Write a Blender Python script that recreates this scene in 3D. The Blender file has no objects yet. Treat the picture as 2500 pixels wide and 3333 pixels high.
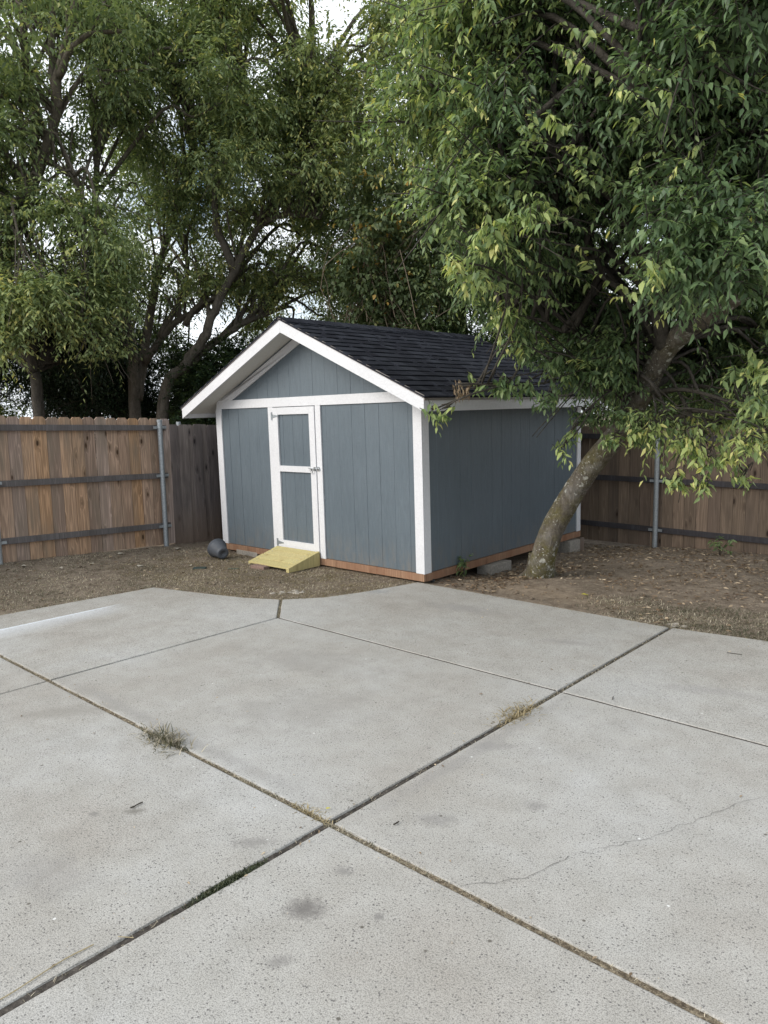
import bpy, math, random
import numpy as np
from mathutils import Matrix, Vector
random.seed(7); RS = np.random.RandomState(11)
SC = bpy.context.scene; COL = SC.collection
# ------------------------------------------------------------------ camera
R = np.array([[0.7412475845, -0.0748943147, 0.6670403736],
              [0.6709919066, 0.1092385386, -0.7333735766],
              [-0.0179410042, 0.9911900843, 0.1312262819]])
CAM = np.array([0, 0, 1.62]); F = 2427.0
cd = bpy.data.cameras.new('camera'); cam = bpy.data.objects.new('camera', cd); COL.objects.link(cam)
M = Matrix([[*R[0], 0], [*R[1], 0], [*R[2], 1.62], [0, 0, 0, 1]]); cam.matrix_world = M
cd.sensor_fit = 'VERTICAL'; cd.sensor_height = 36; cd.sensor_width = 36; cd.lens = F/3333*36
cd.clip_start = .05; cd.clip_end = 2000
SC.camera = cam
def at(px, py, dist):                       # a point seen at photo pixel px,py, dist metres away
    v = np.array([px-1250, -(py-1666.5), -F]); v = v/np.linalg.norm(v)
    return CAM + R@v*dist
def gp(px, py, z=0):
    v = np.array([px-1250, -(py-1666.5), -F]); d = R@v
    return CAM + d*(z-1.62)/d[2]
# ------------------------------------------------------------------ world, sun, exposure
SUN_EL, SUN_AZ = math.radians(48), math.radians(-150)   # soft light from behind-left of the camera
w = bpy.data.worlds.new('World'); SC.world = w; w.use_nodes = True
nt = w.node_tree; nt.nodes.clear(); N = nt.nodes.new; L = nt.links.new
out = N('ShaderNodeOutputWorld'); sky = N('ShaderNodeTexSky'); sky.sky_type = 'NISHITA'; sky.sun_disc = False
sdir = Vector((-.30, -.80, .50)).normalized()
sky.sun_elevation = math.asin(sdir.z); sky.sun_rotation = math.atan2(sdir.x, sdir.y)
b1 = N('ShaderNodeBackground'); b1.inputs[1].default_value = .10; L(sky.outputs[0], b1.inputs[0])
b2 = N('ShaderNodeBackground'); b2.inputs[0].default_value = (.90, .95, 1.0, 1); b2.inputs[1].default_value = .92
tc = N('ShaderNodeTexCoord'); mp = N('ShaderNodeMapping'); mp.inputs['Scale'].default_value = (1, 1, 1.8); L(tc.outputs['Generated'], mp.inputs[0])
nz = N('ShaderNodeTexNoise'); nz.inputs['Scale'].default_value = 3.2; nz.inputs['Detail'].default_value = 6; nz.inputs['Roughness'].default_value = .6; L(mp.outputs[0], nz.inputs[0])
cr = N('ShaderNodeValToRGB'); cr.color_ramp.elements[0].position = .36; cr.color_ramp.elements[1].position = .50; L(nz.outputs[0], cr.inputs[0])
mx = N('ShaderNodeMixShader'); L(cr.outputs[0], mx.inputs[0]); L(b1.outputs[0], mx.inputs[1]); L(b2.outputs[0], mx.inputs[2]); L(mx.outputs[0], out.inputs[0])
sl = bpy.data.lights.new('sun', 'SUN'); sl.energy = 1.8; sl.angle = math.radians(36); sl.color = (1, .94, .86)
so = bpy.data.objects.new('sun', sl); COL.objects.link(so); so.rotation_euler = sdir.to_track_quat('Z', 'Y').to_euler()
SC.view_settings.view_transform = 'Standard'; SC.view_settings.look = 'None'; SC.view_settings.exposure = 0.74; SC.view_settings.gamma = 1
SC.cycles.max_bounces = 4; SC.cycles.diffuse_bounces = 3; SC.cycles.transparent_max_bounces = 4
# ------------------------------------------------------------------ material helper
class MT:
    def __init__(s, name, rough=.7, spec=.3):
        s.m = bpy.data.materials.new(name); s.m.use_nodes = True; s.t = s.m.node_tree
        s.b = s.t.nodes['Principled BSDF']; s.b.inputs['Roughness'].default_value = rough; s.b.inputs['Specular IOR Level'].default_value = spec
        s.tc = s.n('ShaderNodeTexCoord'); s.co = s.tc.outputs['Object']
    def n(s, k): return s.t.nodes.new(k)
    def l(s, a, b): s.t.links.new(a, b)
    def mapping(s, scale=(1, 1, 1), rot=(0, 0, 0), loc=(0, 0, 0), co=None):
        m = s.n('ShaderNodeMapping'); m.inputs['Scale'].default_value = scale; m.inputs['Rotation'].default_value = rot; m.inputs['Location'].default_value = loc
        s.l(co or s.co, m.inputs[0]); return m.outputs[0]
    def noise(s, scale, det=3, rough=.5, co=None, dist=0):
        m = s.n('ShaderNodeTexNoise'); m.inputs['Scale'].default_value = scale; m.inputs['Detail'].default_value = det; m.inputs['Roughness'].default_value = rough
        m.inputs['Distortion'].default_value = dist; s.l(co or s.co, m.inputs[0]); return m.outputs[0]
    def voro(s, scale, co=None, out='Distance', rnd=1):
        m = s.n('ShaderNodeTexVoronoi'); m.inputs['Scale'].default_value = scale; m.inputs['Randomness'].default_value = rnd; s.l(co or s.co, m.inputs[0]); return m.outputs[out]
    def ramp(s, v, *st):
        m = s.n('ShaderNodeValToRGB'); e = m.color_ramp.elements
        while len(e) < len(st): e.new(.5)
        for el, (p, c) in zip(e, st):
            el.position = p; el.color = (c, c, c, 1) if isinstance(c, (int, float)) else (*c, 1)
        s.l(v, m.inputs[0]); return m.outputs[0]
    def mix(s, f, a, b, mode='MIX'):
        m = s.n('ShaderNodeMix'); m.data_type = 'RGBA'; m.blend_type = mode
        for i, v in ((0, f), (6, a), (7, b)):
            sock = m.inputs[i]
            if isinstance(v, (int, float)): sock.default_value = v if i == 0 else (v, v, v, 1)
            elif isinstance(v, tuple): sock.default_value = (*v, 1)
            else: s.l(v, sock)
        return m.outputs[2]
    def math(s, op, a, b=0.0):
        m = s.n('ShaderNodeMath'); m.operation = op
        for i, v in enumerate((a, b)):
            if isinstance(v, (int, float)): m.inputs[i].default_value = v
            else: s.l(v, m.inputs[i])
        return m.outputs[0]
    def attr(s, name):
        m = s.n('ShaderNodeAttribute'); m.attribute_name = name; return m.outputs['Fac']
    def bump(s, h, strength=.3, dist=.01):
        m = s.n('ShaderNodeBump'); m.inputs['Strength'].default_value = strength; m.inputs['Distance'].default_value = dist
        s.l(h, m.inputs['Height']); s.l(m.outputs[0], s.b.inputs['Normal'])
    def base(s, c):
        if isinstance(c, tuple): s.b.inputs['Base Color'].default_value = (*c, 1)
        else: s.l(c, s.b.inputs['Base Color'])
        return s
    def spot(s, x, y, rx, ry, rot=0, wob=.35, soft=.6):      # 0..1 mask round a ground point
        m = s.n('ShaderNodeMapping'); m.vector_type = 'POINT'
        c, q = math.cos(-rot), math.sin(-rot)
        m.inputs['Rotation'].default_value = (0, 0, -rot)
        m.inputs['Scale'].default_value = (1, 1, 1)
        m.inputs['Location'].default_value = (-(x*c-y*q), -(x*q+y*c), 0)
        s.l(s.co, m.inputs[0])
        m2 = s.mapping((1/rx, 1/ry, 0), co=m.outputs[0])
        ln = s.n('ShaderNodeVectorMath'); ln.operation = 'LENGTH'; s.l(m2, ln.inputs[0])
        nsc = min(70, max(6, 2.4/math.sqrt(rx*ry))); d = s.math('ADD', ln.outputs['Value'], s.math('MULTIPLY', s.math('SUBTRACT', s.noise(nsc, 6, .8), .5), wob*7))
        return s.ramp(d, (0, 1), (1-soft, .8), (1, 0))
def simple(name, col, rough=.7, spec=.3, var=.15, scale=20, bump=0, metal=0):
    m = MT(name, rough, spec); nn = m.noise(scale, 4)
    m.base(m.mix(1.0, tuple(col), m.ramp(nn, (.3, 1-var), (.7, 1+var)), 'MULTIPLY'))
    m.b.inputs['Metallic'].default_value = metal
    if bump: m.bump(nn, bump, .004)
    return m.m
# --- concrete
m = MT('concrete', .85, .25)
big = m.noise(.9, 5, .6); mid = m.noise(6, 4, .6); fine = m.noise(260, 2, .7); grit = m.noise(130, 2, .7)
c = m.ramp(big, (.34, (.35, .33, .298)), (.5, (.392, .38, .352)), (.66, (.425, .42, .402)))
c = m.mix(.5, c, m.ramp(mid, (.3, (.80, .79, .77)), (.7, (1.12, 1.12, 1.13))), 'MULTIPLY')
c = m.mix(1, c, m.ramp(grit, (.34, .74), (.46, .97), (.6, 1.05)), 'MULTIPLY')
c = m.mix(.8, c, m.ramp(fine, (.36, .6), (.5, 1), (.7, 1.16)), 'MULTIPLY')
pit = m.voro(62); pitmask = m.math('MULTIPLY', m.ramp(pit, (.13, 1), (.24, 0)), m.ramp(m.noise(9, 2), (.34, .1), (.52, .9)))
c = m.mix(pitmask, c, (.12, .115, .11))
pit2 = m.ramp(m.voro(105), (.16, 1), (.27, 0)); c = m.mix(m.math('MULTIPLY', pit2, m.ramp(m.noise(3.1, 2), (.35, .1), (.6, .7))), c, (.2, .19, .18))
for (x, y, rx, ry, rot, k, col) in [(-1.74, 1.49, .075, .06, .6, .75, (.16, .15, .14)), (-1.79, 1.72, .04, .03, .3, .5, (.2, .19, .18)), (-2.74, 1.44, .05, .03, .8, .6, (.17, .16, .14)), (-4.0, 1.75, .32, .09, .9, .4, (.25, .235, .21)),
        (-2.85, 1.32, .03, .02, 0, .5, (.18, .17, .16)), (-1.62, 1.28, .05, .03, 1, .45, (.2, .19, .18)), (-1.53, 1.62, .02, .02, 0, .6, (.2, .19, .18)), (-1.75, 2.2, .10, .05, .6, .45, (.22, .21, .2)), (-1.5, 2.55, .05, .04, .6, .4, (.22, .21, .2)), (-1.95, 2.9, .14, .05, .7, .4, (.24, .23, .22)),
        (-2.18, 1.62, .10, .04, .8, .45, (.2, .19, .18)), (-3.6, 3.2, .5, .25, .2, .28, (.27, .26, .245)), (-3.0, 2.6, .45, .3, .7, .25, (.28, .27, .255)), (-3.6, 4.9, .35, .12, .2, .35, (.25, .24, .23)), (-2.5, 4.6, .2, .06, .3, .35, (.25, .24, .23)), (-1.4, 4.3, .3, .08, .3, .3, (.26, .25, .24)), (-4.55, 4.9, .14, .09, .3, .35, (.22, .23, .24)), (-1.2, 1.25, .05, .04, 0, .35, (.22, .21, .2)), (-2.6, 1.0, .25, .12, .4, .3, (.26, .25, .24)),
        (-1.98, 2.9, .05, 1.0, 0, .3, (.25, .24, .23)), (-3.4, 1.98, 1.3, .05, 0, .3, (.25, .24, .23))]:
    c = m.mix(m.math('MULTIPLY', m.spot(x, y, rx*1.15, ry*1.15, rot), min(1, k*1.45)), c, col)
# white overspray left by a painted straight edge
geo = m.n('ShaderNodeSeparateXYZ'); m.l(m.co, geo.inputs[0]); X, Y = geo.outputs[0], geo.outputs[1]
dl = m.math('SUBTRACT', X, -6.02)
yy = m.ramp(m.math('ADD', m.math('MULTIPLY', Y, .25), 0), (.30, 1), (.74, .9), (.80, 0))
wob = m.math('MULTIPLY', m.math('SUBTRACT', m.noise(30, 3), .5), .03)
line = m.ramp(m.math('ABSOLUTE', m.math('ADD', dl, wob)), (.004, .75), (.018, 0))
spray = m.math('MULTIPLY', m.ramp(m.math('ADD', dl, .0), (0, .75), (.30, 0)), m.ramp(m.math('ADD', dl, .01), (0, 0), (.01, 1)))
c = m.mix(m.math('MULTIPLY', m.math('MAXIMUM', line, m.math('MULTIPLY', spray, m.noise(60, 3))), yy), c, (.80, .86, .95))
sp = m.voro(7.0); c = m.mix(m.ramp(sp, (.035, .85), (.055, 0)), c, (.10, .09, .075))
sp = m.voro(5.3, m.mapping((1, 1, 1), loc=(3.1, 7.7, 0))); c = m.mix(m.ramp(sp, (.02, .8), (.035, 0)), c, (.72, .72, .70))
bl = m.math('MULTIPLY', m.ramp(m.noise(2.3, 6, .75, m.mapping((1, 1, 1), loc=(5, 2, 0)), .6), (.60, 0), (.70, .38)), m.ramp(m.noise(22, 4, .8), (.4, .2), (.6, 1))); c = m.mix(bl, c, (.20, .185, .16))
m.base(c); hb = m.math('SUBTRACT', m.math('ADD', m.math('MULTIPLY', fine, .5), m.math('MULTIPLY', grit, .6)), pitmask); m.bump(hb, .45, .004)
M_CONC = m.m
# --- joint filler
m = MT('joint_wood', .95, .1); n1 = m.noise(40, 5, .7); m.base(m.ramp(n1, (.3, (.025, .022, .02)), (.6, (.09, .08, .07)), (.75, (.17, .15, .13)))); m.bump(n1, .8, .01); M_JWOOD = m.m
m = MT('joint_soil', .95, .1); n1 = m.noise(55, 5, .8); m.base(m.ramp(n1, (.3, (.04, .033, .024)), (.48, (.15, .12, .085)), (.62, (.36, .30, .21)))); m.bump(n1, 1, .012); M_JSOIL = m.m
# --- soil
m = MT('soil', .95, .1)
n0 = m.noise(.7, 4, .6); n1 = m.noise(9, 6, .7); n2 = m.noise(60, 4, .8); n3 = m.noise(28, 5, .75, m.mapping((1, 1, 1)))
c = m.ramp(n1, (.25, (.125, .098, .075)), (.5, (.245, .197, .152)), (.75, (.38, .32, .25)))
c = m.mix(m.ramp(n0, (.4, 0), (.6, .6)), c, m.ramp(n2, (.3, (.09, .07, .05)), (.7, (.24, .195, .145))))
c = m.mix(m.ramp(n3, (.56, 0), (.64, .7)), c, (.40, .34, .26))
c = m.mix(m.spot(-3.2, 5.8, 1.2, .28, 0, .15, .9), c, m.ramp(n1, (.25, (.21, .16, .115)), (.7, (.36, .29, .215))))
c = m.mix(m.ramp(m.voro(22), (.06, .8), (.12, 0)), c, (.33, .29, .23))
m.base(c); m.bump(m.math('ADD', n1, m.math('MULTIPLY', n2, .6)), 1, .03); M_SOIL = m.m
# --- painted siding
def paint(name, c0, c1, rough, vertical, bs=.35, sheen=.4):
    m = MT(name, rough, sheen)
    sc = (3, 3, 1) if False else (1, 1, 1)
    g = m.noise(1.0, 6, .7, m.mapping((26, 26, 3.2) if vertical == 'v' else (6, 6, 60) if vertical == 'h' else (40, 40, 40)), 1.5)
    cross = m.noise(1.0, 4, .6, m.mapping((9, 9, 110) if vertical == 'v' else (14, 14, 60)))
    patch = m.noise(1.3, 3); msk = m.ramp(m.noise(3.2, 3, .6, m.mapping((3, 3, .8))), (.42, .15), (.62, 1))
    c = m.ramp(patch, (.3, c0), (.7, c1))
    c = m.mix(.7, c, m.ramp(g, (.3, .84), (.7, 1.12)), 'MULTIPLY')
    if vertical == 'v':
        z = m.n('ShaderNodeSeparateXYZ'); m.l(m.co, z.inputs[0]); sn_ = m.noise(1.0, 5, .75, m.mapping((14, 14, 5)))
        c = m.mix(m.math('MULTIPLY', m.ramp(z.outputs[2], (.09, .8), (.42, 0)), m.ramp(sn_, (.42, 0), (.66, .55))), c, (.20, .165, .125))
    m.base(c); h = m.math('ADD', m.math('MULTIPLY', g, .7), m.math('MULTIPLY', m.math('MULTIPLY', cross, msk), 1.0)); m.bump(h, bs, .006)
    return m.m
M_BLUE = paint('blue_grey_paint', (.099, .125, .146), (.113, .140, .162), .42, 'v', .6)
M_WHITE = paint('white_paint', (.60, .605, .625), (.66, .665, .685), .5, 'n', .55)
M_SOFFIT = paint('soffit_paint', (.58, .57, .54), (.64, .63, .60), .6, 'n', .1)
M_DRIP = simple('drip_edge_metal', (.20, .18, .165), .4, .5, .05)
# --- shingles
m = MT('shingle', .95, .15); a = m.attr('v'); g = m.noise(300, 2, .8)
c = m.ramp(a, (0, (.012, .013, .019)), (.5, (.019, .021, .029)), (1, (.031, .034, .044)))
m.base(m.mix(.9, c, m.ramp(g, (.3, .5), (.5, 1), (.72, 1.9)), 'MULTIPLY')); m.bump(g, .5, .003); M_SHIN = m.m
# --- wood kinds
def wood(name, cols, knot, grey, gscale=1, rough=.8, kn=1, stain=None, streak=.5):
    m = MT(name, rough, .15); a = m.attr('v')
    off = m.n('ShaderNodeCombineXYZ'); m.l(m.math('MULTIPLY', a, 37.0), off.inputs[0]); m.l(m.math('MULTIPLY', a, 23.0), off.inputs[1]); m.l(m.math('MULTIPLY', a, 51.0), off.inputs[2])
    ad = m.n('ShaderNodeVectorMath'); ad.operation = 'ADD'; m.l(m.co, ad.inputs[0]); m.l(off.outputs[0], ad.inputs[1]); co = ad.outputs[0]
    kv = m.voro(1.0, m.mapping((7.5, 7.5, 3.0), co=co))
    warp = m.ramp(kv, (0, 1), (.32, 0))
    g0 = m.noise(1.0, 3, .5, m.mapping((11*gscale, 11*gscale, .55*gscale), co=co), .25)
    ring = m.math('SINE', m.math('MULTIPLY', m.math('ADD', g0, m.math('MULTIPLY', warp, .16)), 62.0))
    fin = m.noise(1.0, 4, .7, m.mapping((90, 90, 2.5), co=co))
    tone = m.ramp(m.math('FRACT', m.math('MULTIPLY', a, 7.31)), *cols)
    c = m.mix(streak, tone, m.ramp(ring, (.1, .72), (.9, 1.15)), 'MULTIPLY')
    c = m.mix(.8, c, m.ramp(fin, (.3, .72), (.7, 1.2)), 'MULTIPLY')
    blot = m.noise(1.0, 3, .6, m.mapping((5, 5, 1.0), co=co)); c = m.mix(m.ramp(blot, (.45, 0), (.72, .8)), c, grey)
    c = m.mix(m.math('MULTIPLY', m.ramp(kv, (.07, 1), (.12, .4), (.24, 0)), kn), c, knot)
    if stain: 
        z = m.n('ShaderNodeSeparateXYZ'); m.l(m.co, z.inputs[0]); zz = m.math('ADD', z.outputs[2], m.math('MULTIPLY', m.math('SUBTRACT', blot, .5), .5))
        c = m.mix(m.ramp(zz, (0, .7), (stain[0], 0)), c, stain[1])
    m.base(c); m.bump(m.math('ADD', m.math('MULTIPLY', ring, .25), fin), .5, .004); return m.m
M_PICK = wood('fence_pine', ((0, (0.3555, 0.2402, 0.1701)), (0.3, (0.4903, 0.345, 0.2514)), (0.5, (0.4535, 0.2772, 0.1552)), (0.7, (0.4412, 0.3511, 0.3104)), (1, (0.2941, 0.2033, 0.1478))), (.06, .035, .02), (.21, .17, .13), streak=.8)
M_PICKR = wood('fence_pine_shaded_side', ((0, (0.1815, 0.1366, 0.1029)), (0.4, (0.2299, 0.1723, 0.1271)), (0.7, (0.2662, 0.196, 0.1452)), (1, (0.1573, 0.1188, 0.0968))), (.04, .026, .02), (.10, .08, .065), streak=.5)  # darker fence_pine copy, shade of the rear side put into its colour
M_GREY = wood('weathered_fence', ((0, (0.189, 0.1604, 0.1492)), (0.5, (0.2457, 0.2097, 0.193)), (1, (0.1607, 0.1368, 0.1317))), (.035, .03, .03), (.075, .065, .065), streak=.4, stain=(.55, (.17, .12, .085)))
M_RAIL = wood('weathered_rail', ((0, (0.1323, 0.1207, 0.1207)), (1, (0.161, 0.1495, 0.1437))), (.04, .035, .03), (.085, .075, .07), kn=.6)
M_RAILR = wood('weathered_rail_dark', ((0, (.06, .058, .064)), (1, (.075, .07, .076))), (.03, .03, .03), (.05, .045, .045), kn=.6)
M_BASEW = wood('treated_base', ((0, (.25, .145, .092)), (1, (.31, .19, .122))), (.07, .03, .02), (.20, .10, .06), kn=.5, streak=.4)
M_RAMP = wood('treated_ramp', ((0, (.52, .46, .22)), (.5, (.58, .50, .26)), (1, (.47, .41, .19))), (.20, .13, .05), (.46, .38, .18), kn=.6, streak=.3)
M_GALV = simple('galvanised_steel', (.33, .36, .38), .45, .5, .2, 60, .15, .55)
M_BLOCK = simple('concrete_block', (.27, .25, .22), .9, .2, .22, 45, .5)
M_BRICK = simple('brick', (.22, .15, .125), .9, .2, .25, 60, .4)
M_POT = simple('pot_plastic', (.075, .082, .095), .55, .4, .1, 30)
M_BLACK = simple('dark_plastic', (.02, .022, .022), .5, .4, .2, 30)
M_LIMESTONE = simple('pale_stone', (.33, .30, .26), .9, .2, .25, 25, .5)
# --- bark
def bark(name, c0, c1, lichen=0, moss=0, scale=1):
    m = MT(name, .9, .15)
    v = m.noise(1.0, 6, .75, m.mapping((22*scale, 22*scale, 6*scale)), .8); f = m.noise(45, 5, .7)
    c = m.ramp(v, (.3, c0), (.7, c1)); c = m.mix(.6, c, m.ramp(f, (.3, .6), (.7, 1.3)), 'MULTIPLY')
    if moss:
        z = m.n('ShaderNodeSeparateXYZ'); m.l(m.co, z.inputs[0])
        k = m.math('MULTIPLY', m.ramp(m.noise(3.5, 4, .7), (.42, 0), (.6, moss)), m.ramp(m.math('MULTIPLY', z.outputs[2], .4), (.1, 1), (.9, .25)))
        c = m.mix(k, c, m.ramp(f, (.3, (.06, .055, .018)), (.7, (.155, .135, .045))))
    if lichen:
        dco = m.n('ShaderNodeVectorMath'); dco.operation = 'ADD'; m.l(m.co, dco.inputs[0]); nn = m.n('ShaderNodeTexNoise'); nn.inputs['Scale'].default_value = 30; m.l(m.co, nn.inputs[0])
        sc_ = m.n('ShaderNodeVectorMath'); sc_.operation = 'SCALE'; sc_.inputs['Scale'].default_value = .07; m.l(nn.outputs[1], sc_.inputs[0]); m.l(sc_.outputs[0], dco.inputs[1])
        vv = m.voro(13, dco.outputs[0]); area = m.ramp(m.noise(2.6, 3), (.46, 0), (.54, .9))
        c = m.mix(m.math('MULTIPLY', m.ramp(vv, (.24, lichen), (.32, 0)), area), c, m.ramp(f, (.3, (.30, .30, .26)), (.7, (.60, .60, .54))))
        vv = m.voro(34, dco.outputs[0]); c = m.mix(m.math('MULTIPLY', m.ramp(vv, (.20, lichen*.8), (.28, 0)), m.ramp(m.noise(4, 3), (.42, 0), (.52, 1))), c, (.42, .42, .37))
        c = m.mix(m.ramp(m.noise(5, 4, .7), (.5, 0), (.68, .45)), c, (.24, .235, .225))
    m.base(c); m.bump(m.math('ADD', v, m.math('MULTIPLY', f, .3)), .9, .03); return m.m
M_BARK = bark('lichen_bark', (.06, .05, .04), (.19, .168, .14), .95, .9)
M_BARK2 = bark('grey_bark', (.075, .064, .054), (.19, .168, .14), 0, .35, .7)
M_BARK3 = bark('dark_bark', (.04, .036, .032), (.10, .09, .078), 0, .15)
# --- leaves
def leafmat(name, cols, trans=.35, rough=.45, spec=.35):
    m = MT(name, rough, spec); a = m.attr('v')
    c = m.ramp(a, *cols); m.base(c)
    tr = m.n('ShaderNodeBsdfTranslucent'); m.l(m.mix(1, c, (1.35, 1.4, .85), 'MULTIPLY'), tr.inputs[0])
    ms = m.n('ShaderNodeMixShader'); ms.inputs[0].default_value = trans
    o = m.t.nodes['Material Output']; m.l(m.b.outputs[0], ms.inputs[1]); m.l(tr.outputs[0], ms.inputs[2]); m.l(ms.outputs[0], o.inputs[0]); return m.m
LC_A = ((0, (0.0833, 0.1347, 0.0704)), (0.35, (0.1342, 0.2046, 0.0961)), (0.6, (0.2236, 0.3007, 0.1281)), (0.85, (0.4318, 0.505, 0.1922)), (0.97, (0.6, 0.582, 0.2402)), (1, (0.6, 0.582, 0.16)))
LC_B = ((0, (0.1009, 0.1464, 0.0832)), (0.4, (0.1837, 0.2439, 0.1202)), (0.75, (0.3216, 0.3741, 0.1619)), (0.95, (0.5972, 0.5529, 0.2081)), (1, (0.6, 0.588, 0.2312)))
LC_D = ((0, (0.011, 0.022, 0.0132)), (0.5, (0.0198, 0.0374, 0.0198)), (0.9, (0.033, 0.0605, 0.0264)), (1, (0.077, 0.11, 0.033)))  # dark evergreen, blackened further: under-canopy shade put into the leaf colour
LC_Y = ((0, (0.077, 0.119, 0.0308)), (0.5, (0.154, 0.21, 0.049)), (0.9, (0.266, 0.308, 0.07)), (1, (0.49, 0.392, 0.07)))
LC_V = ((0, (.05, .075, .035)), (.4, (.085, .115, .045)), (.7, (.14, .19, .10)), (.92, (.20, .20, .06)), (1, (.5, .28, .06)))
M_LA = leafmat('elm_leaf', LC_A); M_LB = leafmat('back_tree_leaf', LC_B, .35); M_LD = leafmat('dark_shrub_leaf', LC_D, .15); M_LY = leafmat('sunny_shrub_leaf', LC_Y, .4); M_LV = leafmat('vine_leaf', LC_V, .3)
M_DEAD = leafmat('dead_leaf', ((0, (.10, .065, .042)), (.45, (.24, .175, .115)), (.8, (.42, .33, .23)), (1, (.58, .48, .35))), .1, .8, .1)
M_STRAW = leafmat('dry_grass', ((0, (.14, .11, .065)), (.5, (.27, .22, .13)), (1, (.42, .35, .22))), .2, .8, .1)
M_GRASS = leafmat('grass_blade', ((0, (.06, .07, .04)), (.3, (.15, .135, .10)), (.65, (.34, .30, .235)), (1, (.66, .59, .47))), .25, .7, .15)
M_YEL = leafmat('yellow_leaf', ((0, (.55, .50, .05)), (1, (.55, .50, .05))), .2)
# ------------------------------------------------------------------ mesh helpers
class MB:
    def __init__(s): s.v = []; s.f = []; s.a = []
    def add(s, vs, fs, a=None):
        o = len(s.v); s.v += [tuple(p) for p in vs]; s.f += [tuple(i+o for i in f) for f in fs]
        a = random.random() if a is None else a; s.a += [a]*len(fs); return s
    def box(s, x0, x1, y0, y1, z0, z1, a=None, fn=None):
        vs = [(x, y, z) for z in (z0, z1) for y in (y0, y1) for x in (x0, x1)]
        if fn: vs = [fn(*p) for p in vs]
        return s.add(vs, [(0, 2, 3, 1), (4, 5, 7, 6), (0, 1, 5, 4), (2, 6, 7, 3), (0, 4, 6, 2), (1, 3, 7, 5)], a)
    def bar(s, p, q, w, h, up=(0, 0, 1), a=None):     # rectangular bar p->q
        p, q = Vector(p), Vector(q); d = (q-p).normalized(); u = Vector(up); sd = d.cross(u).normalized(); u = sd.cross(d)
        vs = [b + sd*sx*w/2 + u*sz*h/2 for b in (p, q) for sx, sz in ((-1, -1), (1, -1), (1, 1), (-1, 1))]
        return s.add(vs, [(0, 3, 2, 1), (4, 5, 6, 7), (0, 1, 5, 4), (1, 2, 6, 5), (2, 3, 7, 6), (3, 0, 4, 7)], a)
    def prism(s, poly, ax, t0, t1, a=None):           # 2-D polygon (other two axes) extruded along ax
        n = len(poly); vs = []
        for t in (t0, t1):
            for (u, v) in poly: vs.append((t, u, v) if ax == 0 else (u, t, v) if ax == 1 else (u, v, t))
        return s.add(vs, [tuple(range(n))[::-1], tuple(range(n, 2*n))] + [(i, (i+1) % n, (i+1) % n+n, i+n) for i in range(n)], a)
    def tube(s, pts, rad, seg=10, a=None, cap=True, wob=0, seed=0):
        pts = [Vector(p) for p in pts]; n = len(pts); rad = rad if hasattr(rad, '__len__') else [rad]*n
        rs = random.Random(seed); ref = Vector((0, 0, 1)) if abs((pts[1]-pts[0]).normalized().z) < .9 else Vector((1, 0, 0))
        vs = []; u = None
        for i, p in enumerate(pts):
            d = (pts[min(i+1, n-1)]-pts[max(i-1, 0)]).normalized()
            u = (ref - d*ref.dot(d)).normalized() if u is None else (u - d*u.dot(d)).normalized()
            w_ = d.cross(u)
            for k in range(seg):
                t = 2*math.pi*k/seg; r = rad[i]*(1+(rs.random()-.5)*2*wob)
                vs.append(p + (u*math.cos(t)+w_*math.sin(t))*r)
        fs = [(i*seg+k, i*seg+(k+1) % seg, (i+1)*seg+(k+1) % seg, (i+1)*seg+k) for i in range(n-1) for k in range(seg)]
        if cap: fs += [tuple(range(seg))[::-1], tuple(range((n-1)*seg, n*seg))]
        return s.add(vs, fs, a)
    def build(s, name, mat, parent=None, smooth=False, bevel=0, loc=None):
        me = bpy.data.meshes.new(name); me.from_pydata(s.v, [], s.f); me.materials.append(mat)
        at_ = me.attributes.new('v', 'FLOAT', 'FACE'); at_.data.foreach_set('value', s.a)
        if smooth: me.polygons.foreach_set('use_smooth', [True]*len(me.polygons))
        o = bpy.data.objects.new(name, me); COL.objects.link(o)
        if parent: o.parent = parent
        if loc is not None: o.location = loc
        if bevel:
            b = o.modifiers.new('bevel', 'BEVEL'); b.width = bevel; b.segments = 2; b.limit_method = 'ANGLE'
        return o
def npmesh(name, V, Fc, mat, attr, parent=None, smooth=False):   # V (n,3), Fc (m,k) equal-size faces
    me = bpy.data.meshes.new(name); m_, k = Fc.shape
    me.vertices.add(len(V)); me.vertices.foreach_set('co', V.astype(np.float32).ravel())
    me.loops.add(m_*k); me.loops.foreach_set('vertex_index', Fc.astype(np.int32).ravel())
    me.polygons.add(m_); me.polygons.foreach_set('loop_start', (np.arange(m_)*k).astype(np.int32)); me.polygons.foreach_set('loop_total', np.full(m_, k, np.int32))
    me.update(calc_edges=True); me.materials.append(mat)
    at_ = me.attributes.new('v', 'FLOAT', 'FACE'); at_.data.foreach_set('value', attr.astype(np.float32))
    if smooth: me.polygons.foreach_set('use_smooth', np.ones(m_, bool))
    o = bpy.data.objects.new(name, me); COL.objects.link(o)
    if parent: o.parent = parent
    return o
def tag(o, label=None, cat=None, group=None, kind=None):
    for k, v in (('label', label), ('category', cat), ('group', group), ('kind', kind)):
        if v: o[k] = v
    return o
def empty(name, loc, label, cat, group=None, rot=(0, 0, 0)):
    o = bpy.data.objects.new(name, None); COL.objects.link(o); o.location = loc; o.rotation_euler = rot; o.empty_display_size = .1
    return tag(o, label, cat, group)
def unit(a): return a/np.maximum(np.linalg.norm(a, axis=-1, keepdims=True), 1e-9)
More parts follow.
